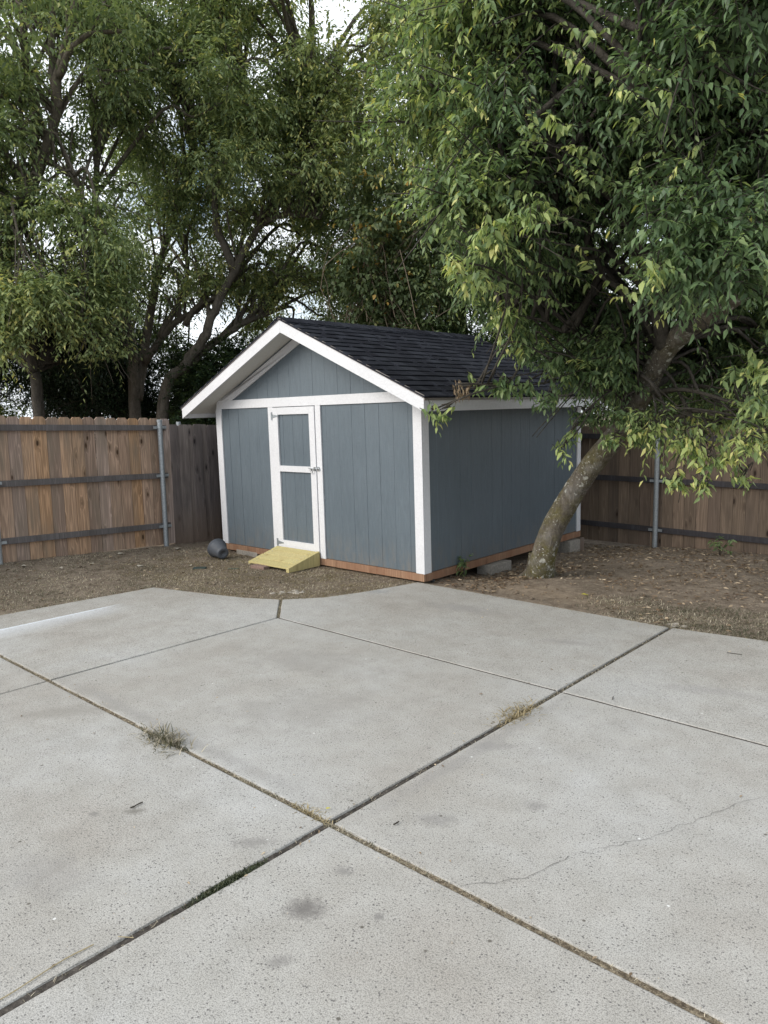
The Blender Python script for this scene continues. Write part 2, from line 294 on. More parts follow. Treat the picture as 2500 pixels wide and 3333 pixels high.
# leaves: pos, dir, normal, length, width -> folded, curved blades
def leaf_arrays(P, D, Nn, Ln, Wd, hi=True):
    S = unit(np.cross(D, Nn)); Nn = np.cross(S, D); n = len(P); L_ = Ln[:, None]; W_ = Wd[:, None]
    if hi:      # base, l1, r1, mid1, l2, r2, tip
        V = np.stack([P, P+D*L_*.36+S*W_*.5+Nn*W_*.12, P+D*L_*.36-S*W_*.5+Nn*W_*.12, P+D*L_*.40-Nn*W_*.10,
                      P+D*L_*.74+S*W_*.27-Nn*L_*.04, P+D*L_*.74-S*W_*.27-Nn*L_*.04, P+D*L_-Nn*L_*.16], 1)
        T = np.array([[0, 3, 1], [0, 2, 3], [1, 3, 4], [3, 2, 5], [3, 5, 4], [4, 5, 6]])
    else:
        V = np.stack([P, P+D*L_*.42+S*W_*.5, P+D*L_-Nn*L_*.12, P+D*L_*.42-S*W_*.5], 1)
        T = np.array([[0, 3, 2, 1]])
    k = V.shape[1]; Fc = (T[None]+(np.arange(n)*k)[:, None, None]).reshape(-1, T.shape[1])
    return V.reshape(-1, 3), Fc, len(T)
def sprigs(O, D, n=12, L=.35, droop=.12, leaf=.075, wid=.36, hang=.7, tone=None, rs=RS, spread=.9):
    S = len(O); Ls = L*(.6+.8*rs.rand(S)); t = (np.arange(n)+.6)/n
    P = O[:, None]+D[:, None]*(Ls[:, None]*t)[..., None]
    P[..., 2] -= (droop*Ls[:, None]*t**2)
    side = unit(np.cross(D, np.array([0, 0, 1.0])+.25*rs.randn(S, 3)))
    sg = np.where(np.arange(n) % 2 == 0, 1, -1)[None, :, None]
    ld = D[:, None]*.55+side[:, None]*sg*spread+np.array([0, 0, -1.0])*hang*(.5+rs.rand(S, n, 1))+.22*rs.randn(S, n, 3)
    ld = unit(ld); nn = unit(np.cross(np.cross(ld, np.array([0, 0, 1.0])), ld)+.35*rs.randn(S, n, 3))
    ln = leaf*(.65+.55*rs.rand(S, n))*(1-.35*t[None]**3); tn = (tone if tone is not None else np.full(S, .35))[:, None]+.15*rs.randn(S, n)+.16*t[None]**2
    tn = np.clip(tn, 0, .97); tn[rs.rand(S, n) < .003] = 1
    wd = ln*wid*(.8+.4*rs.rand(S, n))
    E_ = O+D*Ls[:, None]; E_[:, 2] -= droop*Ls
    return P.reshape(-1, 3), ld.reshape(-1, 3), nn.reshape(-1, 3), ln.ravel(), wd.ravel(), tn.ravel(), (O, E_)
def foliage(name, packs, mat, parent, hi=True):
    P, D, Nn, Ln, Wd, Tn = (np.concatenate([p[i] for p in packs]) for i in range(6))
    V, Fc, k = leaf_arrays(P, D, Nn, Ln, Wd, hi); return npmesh(name, V, Fc, mat, np.repeat(Tn, k), parent)
def twigmesh(name, packs, mat, parent, r=.0022):
    A = np.concatenate([p[6][0] for p in packs]); B = np.concatenate([p[6][1] for p in packs]); C_ = (A+B)/2+np.array([0, 0, .015])
    d = unit(B-A); u = unit(np.cross(d, [0, 0, 1.0])); v = np.cross(u, d)
    rings = []
    for Q, rr in ((A, r*1.5), (C_, r), (B, r*.5)):
        for k in range(3):
            th = 2*math.pi*k/3; rings.append(Q+(u*math.cos(th)+v*math.sin(th))*rr)
    V = np.stack(rings, 1); q = np.array([[i*3+k, i*3+(k+1) % 3, (i+1)*3+(k+1) % 3, (i+1)*3+k] for i in range(2) for k in range(3)])
    Fc = (q[None]+(np.arange(len(A))*9)[:, None, None]).reshape(-1, 4)
    return npmesh(name, V.reshape(-1, 3), Fc, mat, np.zeros(len(Fc)), parent)
def spline(pts, n=6):
    P = [Vector(p) for p in pts]; P = [P[0]*2-P[1]]+P+[P[-1]*2-P[-2]]; o = []
    for i in range(1, len(P)-2):
        for k in range(n):
            t = k/n; a, b, c, d = P[i-1:i+3]
            o.append(.5*((2*b)+(c-a)*t+(2*a-5*b+4*c-d)*t*t+(3*b-a-3*c+d)*t**3))
    o.append(P[-2]); return o
def limb(mb, pts, r0, r1, seg=8, n=5, wob=.05, seed=0, jit=0):
    q = spline(pts, n); rs = random.Random(seed)
    if jit: q = [q[0]]+[p+Vector((rs.gauss(0, jit), rs.gauss(0, jit), rs.gauss(0, jit))) for p in q[1:]]
    k = len(q)-1; mb.tube(q, [r0+(r1-r0)*(i/k)**.8 for i in range(k+1)], seg, wob=wob, seed=seed); return q
# ------------------------------------------------------------------ ground
def sst(t): t = np.clip(t, 0, 1); return t*t*(3-2*t)
OUT = [(-1.417, 5.50), (-2.0, 5.415), (-2.088, 5.408), (-3.2, 5.41), (-4.503, 5.417), (-4.57, 5.12), (-4.66, 4.76), (-4.79, 4.43), (-5.035, 4.14), (-5.336, 3.985), (-5.82, 3.84), (-6.371, 3.692), (-6.40, 3.35), (-6.425, 3.103), (-6.485, 2.327), (-6.52, -5), (5, -5), (5, 5.75)]
def inside_dist(x, y):                     # signed distance to the patio outline, + inside
    x = np.asarray(x, float); y = np.asarray(y, float); d = np.full(x.shape, 1e9); ins = np.zeros(x.shape, bool); n = len(OUT)
    for i in range(n):
        ax, ay = OUT[i]; bx, by = OUT[(i+1) % n]; ex, ey = bx-ax, by-ay
        t = np.clip(((x-ax)*ex+(y-ay)*ey)/(ex*ex+ey*ey), 0, 1); d = np.minimum(d, np.hypot(x-ax-t*ex, y-ay-t*ey))
        c_ = ((ay > y) != (by > y)) & (x < (bx-ax)*(y-ay)/(by-ay+1e-12)+ax); ins ^= c_
    return np.where(ins, d, -d)
def gz(x, y):
    x = np.asarray(x, float); y = np.asarray(y, float)
    z = -.014+.006*np.sin(3.1*x+1.3*y)*np.sin(2.3*y-1.1*x)+.003*np.sin(9*x+2)*np.sin(11*y)
    z = z+sst((-6.7-x)/1.7)*np.clip((5.45-y)*.046, -.05, .22)
    z = z-sst((y-7.2)/2.2)*.055
    z = z-.085*sst((y-5.75)/.7)*np.exp(-np.clip(x+4.3, 0, 9)**2/.5)-.03*np.exp(-((x+7.2)**2+(y-5.5)**2)/.3)
    z = z+.05*np.exp(-((x+3.6)**2+(y-6.25)**2)/.2)
    return z
gx = np.concatenate([-np.geomspace(300, 10, 14), np.arange(-9.6, 1.01, .045), np.geomspace(1.3, 300, 14)])
gy = np.concatenate([-np.geomspace(300, 3, 14), np.arange(-2, 9.8, .06), np.geomspace(10, 300, 14)])
GX, GY = np.meshgrid(gx, gy); GD = inside_dist(GX, GY); GZ = gz(GX, GY)
GZ = GZ+.006*np.sin(GX*37+np.sin(GY*23)*2)*np.sin(GY*41+np.sin(GX*19)*2)
GZ = np.where(GD > .02, -.09, np.where(GD > -.05, -.012-.004*np.sin(GX*20), GZ))
nx, ny = len(gx), len(gy); I = np.arange(nx*ny).reshape(ny, nx)
Fq = np.stack([I[:-1, :-1], I[:-1, 1:], I[1:, 1:], I[1:, :-1]], -1).reshape(-1, 4)
g = npmesh('ground', np.stack([GX.ravel(), GY.ravel(), GZ.ravel()], 1), Fq, M_SOIL, np.zeros(len(Fq)), smooth=True); tag(g, 'bare brown soil of the back yard with dry debris', 'ground', kind='structure')
# ------------------------------------------------------------------ patio slabs
def clip(poly, a, b, c):                   # keep a*x+b*y >= c
    o = []
    for i in range(len(poly)):
        p, q = poly[i], poly[(i+1) % len(poly)]; dp, dq = a*p[0]+b*p[1]-c, a*q[0]+b*q[1]-c
        if dp >= 0: o.append(p)
        if (dp >= 0) != (dq >= 0): t = dp/(dp-dq); o.append((p[0]+(q[0]-p[0])*t, p[1]+(q[1]-p[1])*t))
    return o
XW, YW, XT, YT = -2.058, 1.901, -4.588, 3.749       # joints: wide x, wide y, thin x, thin y
w1, wy, w2 = .016, .013, .007
P2, P5 = (-4.588, 3.749), (-5.039, 4.16)
dn = (-(P5[1]-P2[1]), P5[0]-P2[0]); ll = math.hypot(*dn); dn = (dn[0]/ll, dn[1]/ll); dc = dn[0]*P2[0]+dn[1]*P2[1]
if dn[0] < 0: dn = (-dn[0], -dn[1]); dc = -dc      # normal points to +x side
cells = {
 'a': [(-1, 0, -(XT-w2)), (0, -1, -(YW-wy))], 'h': [(1, 0, XT+w2), (-1, 0, -(XW-w1)), (0, -1, -(YW-wy))], 'g': [(1, 0, XW+w1), (0, -1, -(YW-wy))],
 'f': [(1, 0, XW+w1), (0, 1, YW+wy), (0, -1, -(YT-w2))], 'e': [(1, 0, XW+w1), (0, 1, YT+w2)],
 'c': [(1, 0, XT+w2), (-1, 0, -(XW-w1)), (0, 1, YW+wy), (0, -1, -(YT-w2))],
 'd': [(-1, 0, -(XW-w1)), (0, 1, YT+w2), (dn[0], dn[1], dc+.013)],
 'b': [(-1, 0, -(XT-w2)), (0, 1, YW+wy), (-dn[0], -dn[1], -(dc-.013))]}
def dens(poly, st=.16):
    o = []
    for i in range(len(poly)):
        p, q = poly[i], poly[(i+1) % len(poly)]; n = max(1, int(math.hypot(q[0]-p[0], q[1]-p[1])/st)) if max(abs(p[0]), abs(p[1])) < 6.6 else 1
        for k in range(n): t = k/n; o.append((p[0]+(q[0]-p[0])*t, p[1]+(q[1]-p[1])*t))
    return o
pm = MB(); rr = random.Random(3)
for key, cl in cells.items():
    poly = list(OUT)
    for (a, b, c_) in cl: poly = clip(poly, a, b, c_)
    if len(poly) < 3: continue
    poly = [p for i, p in enumerate(poly) if math.hypot(p[0]-poly[i-1][0], p[1]-poly[i-1][1]) > .004]
    A_ = sum(poly[i-1][0]*poly[i][1]-poly[i][0]*poly[i-1][1] for i in range(len(poly)))
    if A_ < 0: poly = poly[::-1]
    poly = dens(poly); n = len(poly); zt = rr.uniform(-.001, .002)
    def inset(d):
        o = []
        for i in range(n):
            p, q, r_ = poly[i-1], poly[i], poly[(i+1) % n]
            e1 = Vector((q[0]-p[0], q[1]-p[1])).normalized(); e2 = Vector((r_[0]-q[0], r_[1]-q[1])).normalized()
            nn = Vector((-e1.y-e2.y, e1.x+e2.x)); nn = nn/max(nn.length_squared, .2)*2 if nn.length > .1 else Vector((0, 0)); o.append((q[0]+nn.x*d, q[1]+nn.y*d))
        return o
    j = [rr.gauss(0, .0014) for _ in range(n)]
    r0 = [(p[0]+j[i], p[1]+j[i-3], -.10) for i, p in enumerate(poly)]; r1 = [(p[0]+j[i], p[1]+j[i-3], zt-.009) for i, p in enumerate(poly)]
    r2 = [(p[0], p[1], zt-.0015) for p in inset(.002)]; r3 = [(p[0], p[1], zt) for p in inset(.007)]
    vs = r0+r1+r2+r3; fs = [(k*n+i, k*n+(i+1) % n, (k+1)*n+(i+1) % n, (k+1)*n+i) for k in range(3) for i in range(n)]+[tuple(range(3*n, 4*n))]
    pm.add(vs, fs)
patio = pm.build('patio', M_CONC); tag(patio, 'grey pitted concrete patio slabs meeting at dark joints', 'patio', kind='structure')
j = MB()
for i in range(60):
    y = YW+.0+(i-14)*.13
    if y > 5.36 or y < -4: continue
    j.box(XW-.024, XW+.024, y, y+.1305, -.06, -.009+rr.uniform(-.003, .002))
j.box(XT-.012, XT+.012, -4, 3.749, -.06, -.020)
j.box(-4.6, XW-.026, YT-.012, YT+.012, -.06, -.0035); j.box(XW+.026, 4.5, YT-.012, YT+.012, -.06, -.0035)
o = j.build('joint_board', M_JWOOD, patio)
j = MB(); xs = -6.45
while xs < 4.5: j.box(xs, xs+.121, YW-.017, YW+.017, -.062, -.006+rr.uniform(-.004, .002)); xs += .12
j.bar((P2[0], P2[1], -.03), (-5.06, 4.178, -.03), .036, .046)
j.build('joint_soil', M_JSOIL, patio)
# cracks
j = MB()
def crack(pts, w_=.0022):
    q = []
    for a, b in zip(pts, pts[1:]):
        n = max(2, int(math.hypot(b[0]-a[0], b[1]-a[1])/.03))
        for k in range(n): t = k/n; q.append((a[0]+(b[0]-a[0])*t+rr.gauss(0, .006), a[1]+(b[1]-a[1])*t+rr.gauss(0, .006)))
    for a, b in zip(q, q[1:]):
        d = Vector((b[0]-a[0], b[1]-a[1])).normalized(); s = Vector((-d.y, d.x))*w_*rr.uniform(.3, .8)
        j.add([(a[0]-s.x, a[1]-s.y, .0032), (a[0]+s.x, a[1]+s.y, .0032), (b[0]+s.x, b[1]+s.y, .0032), (b[0]-s.x, b[1]-s.y, .0032)], [(0, 1, 2, 3)][::-1])
crack([(-1.41, 1.93), (-1.33, 2.03), (-1.268, 2.13), (-1.24, 2.25), (-1.2, 2.36)], .0016); crack([(-1.2, 2.36), (-1.12, 2.5), (-1.043, 2.65), (-.95, 2.9), (-.877, 3.087), (-.804, 3.247)], .0010)
j.build('crack', simple('crack_dirt', (.10, .095, .09), .9, .1), patio)
# ------------------------------------------------------------------ shed
W, D = 3.181, 3.088; X0 = -W; ZB = .0915
shed = empty('garden_shed', (-4.4263, 5.4264, 0), 'blue grey garden shed with white trim and dark shingle roof', 'shed', rot=(.0084, -.0072, 0))
SL = .4517; EO = .289; FY = -.29; BY = D+.03
def zroof(x, off=0): return 1.6269+SL*((W/2+EO)-abs(x+W/2))+off     # line of the bargeboard's lower edge
def siding(name, u0, u1, top, put, par=shed, z0=ZB, step=.187, start=0, mat=M_BLUE):
    mb = MB(); us = [u0]; k = math.ceil((u0-start)/step)
    gr = []
    while start+k*step < u1-.01:
        u = start+k*step
        if u > u0+.01: gr.append(u)
        k += 1
    prof = [(u0, 0)]
    for u in gr:
        gd = random.uniform(.0008, .0032); prof += [(u-.003, 0), (u-.002, -gd), (u+.002, -gd), (u+.003, 0)]
    prof.append((u1, 0)); q = []
    mids = [(u0+u1)/2]
    for (a, b) in zip(prof, prof[1:]):
        cuts = [a]+[(mm, a[1]) for mm in TOPK if a[0] < mm < b[0]]+[b]
        for p, r_ in zip(cuts, cuts[1:]):
            q.append((p, r_))
    for p, r_ in q:
        vs = [put(p[0], p[1], z0), put(r_[0], r_[1], z0), put(r_[0], r_[1], top(r_[0])), put(p[0], p[1], top(p[0]))]; mb.add(vs, [(0, 1, 2, 3)], .5)
    # back skin gives thickness
    cuts = [u0]+[mm for mm in TOPK if u0 < mm < u1]+[u1]
    for p, r_ in zip(cuts, cuts[1:]): mb.add([put(p, -.02, z0), put(r_, -.02, z0), put(r_, -.02, top(r_)), put(p, -.02, top(p))], [(3, 2, 1, 0)], .5)
    return mb.build(name, mat, par)
TOPK = [-W/2]
DX0, DX1, DZ0, DZ1 = -2.124, -1.434, .142, 1.727
front = lambda u, o, z: (u, -o, z); BT = 1.7257
siding('front_siding', X0+.004, DX0-.012, lambda u: BT+.05, front, start=X0+.03); siding('front_siding', DX1+.012, -.004, lambda u: BT+.05, front, start=X0+.03)
siding('gable_siding', X0+.02, -.02, lambda u: min(zroof(u, .05), 9), lambda u, o, z: (u, -o+.001, z), z0=BT+.05, start=X0+.03)
TOPK = []
eave = zroof(0, .0)+.05
siding('side_siding', .004, D-.004, lambda u: eave, lambda u, o, z: (o, u, z), start=.04)
siding('side_siding', .004, D-.004, lambda u: eave, lambda u, o, z: (X0-o, D-u, z), start=.04)
TOPK = [-W/2]; siding('rear_siding', X0+.004, -.004, lambda u: zroof(u, .05), lambda u, o, z: (X0-u, D+o, z))
# trim boards
t = .018
def board(name, x0, x1, y0, y1, z0, z1, par=shed, mat=M_WHITE, bev=.002): 
    mb = MB(); mb.box(x0, x1, y0, y1, z0, z1); return mb.build(name, mat, par, bevel=bev)
board('corner_trim', -.088, t, -t, -.0005, ZB-.003, BT); board('corner_trim', .0005, t, .0005, .090, ZB-.003, zroof(0, .04))
board('corner_trim', X0-t, X0+.088, -t, -.0005, ZB-.003, BT); board('corner_trim', X0-t, X0-.0005, .0005, .088, ZB-.003, zroof(0, .04))
board('corner_trim', .0005, t, D-.088, D, ZB-.003, zroof(0, .04)); board('corner_trim', X0-t, X0-.0005, D-.088, D, ZB-.003, zroof(0, .04))
mb = MB(); mb.prism([(X0-.0, BT+.0005), (0.0, BT+.0005), (-.02, BT+.10), (X0+.02, BT+.10)], 1, -t, -.0008); mb.build('header_trim', M_WHITE, shed, bevel=.002)
board('door_trim', DX0-.084, DX0-.004, -t, -.0005, .10, BT); board('door_trim', DX1+.004, DX1+.084, -t, -.0005, ZB-.005, BT)
for s in (1, -1):      # rake trim on the wall, tucked under the roof
    mb = MB(); xa = X0 if s > 0 else 0
    P_ = [(xa+s*.02, zroof(xa+s*.02, .02)), (-W/2, zroof(-W/2, .02)), (-W/2, zroof(-W/2, -.075)), (xa+s*.22, zroof(xa+s*.22, -.075)), (xa+s*.02, BT+.101)]
    mb.prism(P_ if s < 0 else P_[::-1], 1, -t+.002, -.001); mb.build('rake_trim', M_WHITE, shed)
# door
door = MB(); g0 = .003
def dsub(): pass
dp = siding('door', DX0+.03, DX1-.03, lambda u: DZ1-.02, lambda u, o, z: (u, -o-.004, z), z0=DZ0+.02, start=DX0+.155, step=.160)
for (a, b, c_, d_) in ((DX0+g0, DX0+.089, DZ0, DZ1-.008), (DX1-.089, DX1-g0, DZ0, DZ1-.008)): board('door_frame', a, b, -.026, -.0045, c_, d_, dp)
for (c_, d_) in ((DZ0, .232), (1.010, 1.076), (1.640, DZ1-.008)): board('door_frame', DX0+.0895, DX1-.0895, -.0255, -.0045, c_, d_, dp)
for zc in (1.625, .20):
    mb = MB(); mb.box(DX0-.030, DX0-.008, -.022, -.0185, zc-.042, zc+.042); mb.tube([(DX0-.002, -.030, zc-.045), (DX0-.002, -.030, zc+.045)], .006, 8)
    mb.add([(DX0+.004, -.0292, zc-.02), (DX0+.098, -.0292, zc-.006), (DX0+.098, -.0292, zc+.006), (DX0+.004, -.0292, zc+.02), (DX0+.004, -.0262, zc-.02), (DX0+.098, -.0262, zc-.006), (DX0+.098, -.0262, zc+.006), (DX0+.004, -.0262, zc+.02)], [(0, 1, 2, 3), (7, 6, 5, 4), (0, 4, 5, 1), (1, 5, 6, 2), (2, 6, 7, 3), (3, 7, 4, 0)])
    mb.build('hinge', M_GALV, dp)
mb = MB(); xl = DX1; zc = 1.055
mb.box(xl-.085, xl-.012, -.030, -.0262, zc-.022, zc+.012); mb.tube([(xl-.11, -.038, zc+.004), (xl+.055, -.038, zc+.004)], .006, 8); mb.box(xl+.012, xl+.045, -.032, -.0185, zc-.018, zc+.022)
mb.tube(spline([(xl-.07, -.040, zc+.002), (xl-.075, -.046, zc-.03), (xl-.05, -.046, zc-.042), (xl-.03, -.046, zc-.02), (xl-.035, -.042, zc+.002)], 4), .004, 6)
mb.tube([(xl+.03, -.03, zc+.03), (xl+.03, -.055, zc-.005)], .004, 6); mb.box(xl-.02, xl-.008, -.046, -.03, zc-.016, zc+.022); mb.build('latch', simple('latch_steel', (.55, .57, .58), .3, .5, .1, 60, 0, .8), dp, bevel=.001)
# base skids
mb = MB()
xs = [X0+.01, -2.72, -2.0, -1.2, -.62, -.28, .008]
for a, b in zip(xs, xs[1:]): mb.box(a, b-.002, -.014, .024, .012+.002*random.random(), ZB-.005)
mb.build('base_board', M_BASEW, shed, bevel=.002)
mb = MB(); mb.box(-.03, .014, .025, D+.01, .012, ZB-.005); mb.box(X0-.01, X0+.03, .025, D, .012, ZB-.005); mb.box(X0+.04, -.04, D-.03, D+.01, .012, ZB-.005); mb.build('base_board', M_BASEW, shed, bevel=.002)
mb = MB(); mb.box(X0+.03, -.03, .03, D-.03, ZB-.02, ZB+.01); mb.build('floor_panel', M_BASEW, shed)
# roof: bargeboards, fascia, soffit deck, drip edge, shingles
FD = .128
for s in (-1, 1):
    xe = -W/2+s*(W/2+EO)
    pl = [(xe, 1.6269), (xe, 1.6269+FD-.012), (-W/2+s*.0005, zroof(-W/2)+FD), (-W/2+s*.0005, zroof(-W/2))]
    for (n_, ya, yb) in (('bargeboard', FY-.02, FY), ('bargeboard', BY, BY+.02)):
        mb = MB(); mb.prism(pl if s > 0 else pl[::-1], 1, ya, yb); mb.build(n_, M_WHITE, shed, bevel=.002)
    board('eave_fascia', min(xe, xe-s*.02), max(xe, xe-s*.02), FY+.0005, BY-.0005, 1.6269+.003, 1.6269+FD-.012)
    x1_, x2_ = xe-s*.021, -W/2+s*.0005
    pl = [(x1_, zroof(x1_, .045)), (x1_, zroof(x1_, FD-.004)), (x2_, zroof(x2_, FD-.004)), (x2_, zroof(x2_, .045))]
    mb = MB(); mb.prism(pl if s > 0 else pl[::-1], 1, FY+.0005, BY-.0005); mb.build('soffit', M_SOFFIT, shed)
    # drip edge
    xo = xe+s*.012; mb = MB()
    pl = [(xo, zroof(xe, FD-.012)), (xo, zroof(xe, FD+.014)), (x2_, zroof(x2_, FD+.018)), (x2_, zroof(x2_, FD-.004))]
    mb.prism(pl if s > 0 else pl[::-1], 1, FY-.028, FY-.0205); mb.prism(pl if s > 0 else pl[::-1], 1, BY+.0205, BY+.028)
    pl2 = [(xe+s*.001, zroof(xe, FD-.03)), (xo, zroof(xe, FD-.03)), (xo, zroof(xe, FD+.008)), (xe+s*.001, zroof(xe, FD+.008))]
    mb.prism(pl2 if s > 0 else pl2[::-1], 1, FY-.0195, BY+.0195); mb.build('drip_edge', M_DRIP, shed)
shm = MB(); ang = math.atan(SL); cs, sn = math.cos(ang), math.sin(ang); rr = random.Random(9)
for s in (-1, 1):
    xe = -W/2+s*(W/2+EO+.018); ze = 1.6269+FD+.004-.018*SL; slen = (W/2+EO+.018)/cs
    def SP(sv, y, h): return (xe-s*(sv*cs)+s*h*sn, y, ze+sv*sn+h*cs)
    shm.add([SP(0, FY-.03, -.004), SP(0, BY+.03, -.004), SP(slen, BY+.03, -.004), SP(slen, FY-.03, -.004), SP(0, FY-.03, .004), SP(0, BY+.03, .004), SP(slen, BY+.03, .004), SP(slen, FY-.03, .004)], [(0, 1, 2, 3), (7, 6, 5, 4), (0, 4, 5, 1), (1, 5, 6, 2), (2, 6, 7, 3), (3, 7, 4, 0)], .3)
    s0 = 0; k = 0; ex = .127
    while s0 < slen-.02:
        s1 = min(s0+ex+.03, slen); y = FY-.03; first = True
        def tab(ya, yb, h, a, dn_=0):
            vs = [SP(s0-dn_, ya, .004), SP(s0-dn_, yb, .004), SP(s1, yb, .004), SP(s1, ya, .004), SP(s0-dn_, ya, h), SP(s0-dn_, yb, h), SP(s1, yb, .006), SP(s1, ya, .006)]
            shm.add(vs, [(0, 1, 2, 3), (7, 6, 5, 4), (0, 4, 5, 1), (1, 5, 6, 2), (2, 6, 7, 3), (3, 7, 4, 0)], a)
        tab(FY-.03, BY+.03, .0095, .35+.2*rr.random())
        y -= rr.random()*.2
        while y < BY+.03:
            w_ = rr.uniform(.09, .24); ya, yb = max(y, FY-.0305), min(y+w_, BY+.0305)
            if yb-ya > .02: tab(ya, yb, .0175+rr.uniform(-.002, .002), rr.random(), .0015+rr.uniform(0, .003))
            y += w_+rr.choice([.002, .002, rr.uniform(.03, .08)])
        s0 += ex; k += 1
zr = zroof(-W/2, FD+.004)+.020; y = FY-.035; k = 0
while y < BY:
    y2 = min(y+.19, BY+.035); hh = .006
    for s in (-1, 1):
        q = [(-W/2, y, zr+.010), (-W/2, y2, zr+.002), (-W/2+s*.14, y2, zr-.14*SL+.000), (-W/2+s*.14, y, zr-.14*SL+.008)]
        b_ = [(a, b, c_-.009) for a, b, c_ in q]; shm.add(q+b_, [(0, 1, 2, 3) if s < 0 else (3, 2, 1, 0), (0, 4, 5, 1), (3, 2, 6, 7), (0, 3, 7, 4), (1, 5, 6, 2)], rr.random())
    y += .14
shm.build('roof_shingles', M_SHIN, shed)
# blocks, brick and ramp
def block(label, c_, sx, sy, z0, z1, mat, rot=0, name='concrete_block', cat='block', holes=False, g='concrete blocks under the shed'):
    mb = MB(); mb.box(-sx/2, sx/2, -sy/2, sy/2, 0, z1-z0); o = mb.build(name, mat, None, bevel=.006, loc=(c_[0], c_[1], z0)); o.rotation_euler.z = rot; return tag(o, label, cat, g)
block('grey concrete block under the shed side, left of the leaning trunk', (-4.43, 6.62), .19, .38, -.16, .012, M_BLOCK)
block('grey concrete block under the far rear corner of the shed', (-4.46, 8.30), .19, .26, -.22, .020, M_BLOCK)
block('low concrete block under the front left corner of the shed', (-7.16, 5.50), .40, .19, -.10, .010, M_BLOCK)
board('wood_shim', -.16, .0, 1.06, 1.26, .0625-.001, .011+.055, shed, M_BASEW) if False else None
mb = MB(); mb.box(0, .02, 0, .10, 0, .19)
o = mb.build('wood_post_stub', M_GREY, None, loc=(-4.385, 8.43, -.16)); tag(o, 'short grey timber stub leaning at the rear corner of the shed', 'wood')
ramp = empty('door_ramp', (-6.205, 5.19, 0), 'small pale yellow green timber ramp leading up to the shed door', 'ramp', rot=(.0, -.0072, 0))
ra = Vector((0, -.225, .018)); rb = Vector((0, .208, .132))
bw = .345
for i in range(4):
    f0, f1 = i/4, (i+1)/4-.028; p = ra.lerp(rb, f0); q = ra.lerp(rb, f1); mb = MB()
    xl_, xr = -.345-.006*(i % 2), .30
    mb.add([(xl_, p.y, p.z), (xr, p.y, p.z), (xr, q.y, q.z), (xl_, q.y, q.z), (xl_, p.y, p.z+.017), (xr, p.y, p.z+.017), (xr, q.y, q.z+.017), (xl_, q.y, q.z+.017)], [(3, 2, 1, 0), (4, 5, 6, 7), (0, 1, 5, 4), (1, 2, 6, 5), (2, 3, 7, 6), (3, 0, 4, 7)])
    mb.build('deck_board', M_RAMP, ramp, bevel=.0025)
    for sx_ in (-.28, .26):
        for sf in (.25, .75):
            c_ = p.lerp(q, sf); mb = MB(); mb.tube([(sx_, c_.y, c_.z+.016), (sx_, c_.y-.0006, c_.z+.0188)], .005, 8); mb.build('screw_head', M_GALV, ramp)
for x0_, x1_ in ((.302, .345), (-.34, -.305)):
    mb = MB(); up = .0165 if x0_ > 0 else -.002
    mb.prism([(ra.y-.01, -.012 if x0_ > 0 else .012), (rb.y, -.03+.02), (rb.y, rb.z+up), (ra.y-.01, ra.z+up)], 0, x0_, x1_); mb.build('stringer', M_RAMP, ramp, bevel=.002)
o = block('reddish brown brick tucked under the low left end of the ramp', (-6.30, 4.93), .20, .10, -.03, .022, M_BRICK, .12, 'brick', 'brick', g=None)
# pot
def lathe(prof, seg=36):
    mb = MB(); vs = []
    for (r, z) in prof:
        for k in range(seg): t_ = 2*math.pi*k/seg; vs.append((r*math.cos(t_), r*math.sin(t_), z))
    fs = [(i*seg+k, i*seg+(k+1) % seg, (i+1)*seg+(k+1) % seg, (i+1)*seg+k) for i in range(len(prof)-1) for k in range(seg)]; mb.add(vs, fs); return mb
pp = lathe([(.0005, .006), (.026, .006), (.026, 0), (.062, 0), (.067, .004), (.073, .04), (.087, .09), (.101, .15), (.106, .168), (.116, .170), (.117, .188), (.111, .189), (.099, .165), (.084, .09), (.068, .02), (.0005, .018)])
p_ = gp(693, 1812); pot = pp.build('plant_pot', M_POT, None, smooth=True, loc=(p_[0]-.02, p_[1]+.0, .085))
ax = Vector((-.55, .50, -.02)).normalized(); pot.rotation_euler = (Vector((-.91, .20, .22))).to_track_quat('Z', 'Y').to_euler(); pot.location = Vector((-7.06, 5.00, .052))
tag(pot, 'dark grey plastic plant pot tipped on its side beside the shed corner', 'pot')
# small things on the soil in front of the shed
def lump(name, label, cat, loc, size, mat, rot=0, n=1, seed=1, flat=1, group=None):
    rs = random.Random(seed); mb = MB()
    for i in range(n):
        c_ = Vector((rs.gauss(0, size*1.9), rs.gauss(0, size*1.1), 0)) if n > 1 else Vector((0, 0, 0)); s_ = size*rs.uniform(.4, 1)
        vs = []; st, sg = 5, 8
        for a in range(st+1):
            ph = math.pi*a/st
            for b in range(sg):
                th = 2*math.pi*b/sg; r_ = s_*(1+rs.gauss(0, .12)); vs.append(c_+Vector((math.sin(ph)*math.cos(th)*r_, math.sin(ph)*math.sin(th)*r_*.7, math.cos(ph)*r_*.35*flat+s_*.2)))
        mb.add(vs, [(a*sg+b, a*sg+(b+1) % sg, (a+1)*sg+(b+1) % sg, (a+1)*sg+b) for a in range(st) for b in range(sg)])
    o = mb.build(name, mat, None, loc=loc); o.rotation_euler.z = rot; return tag(o, label, cat, group)
x, y, _ = gp(650, 1848); mb = MB(); mb.box(-.07, .07, -.035, .035, 0, .022); o = mb.build('valve_box_lid', simple('green_plastic', (.035, .05, .045), .6, .3, .2, 40), None, bevel=.008, loc=(x, y, float(gz(x, y))-.004)); o.rotation_euler.z = .75; tag(o, 'small dark green plastic lid lying in the dry grass before the pot', 'lid')
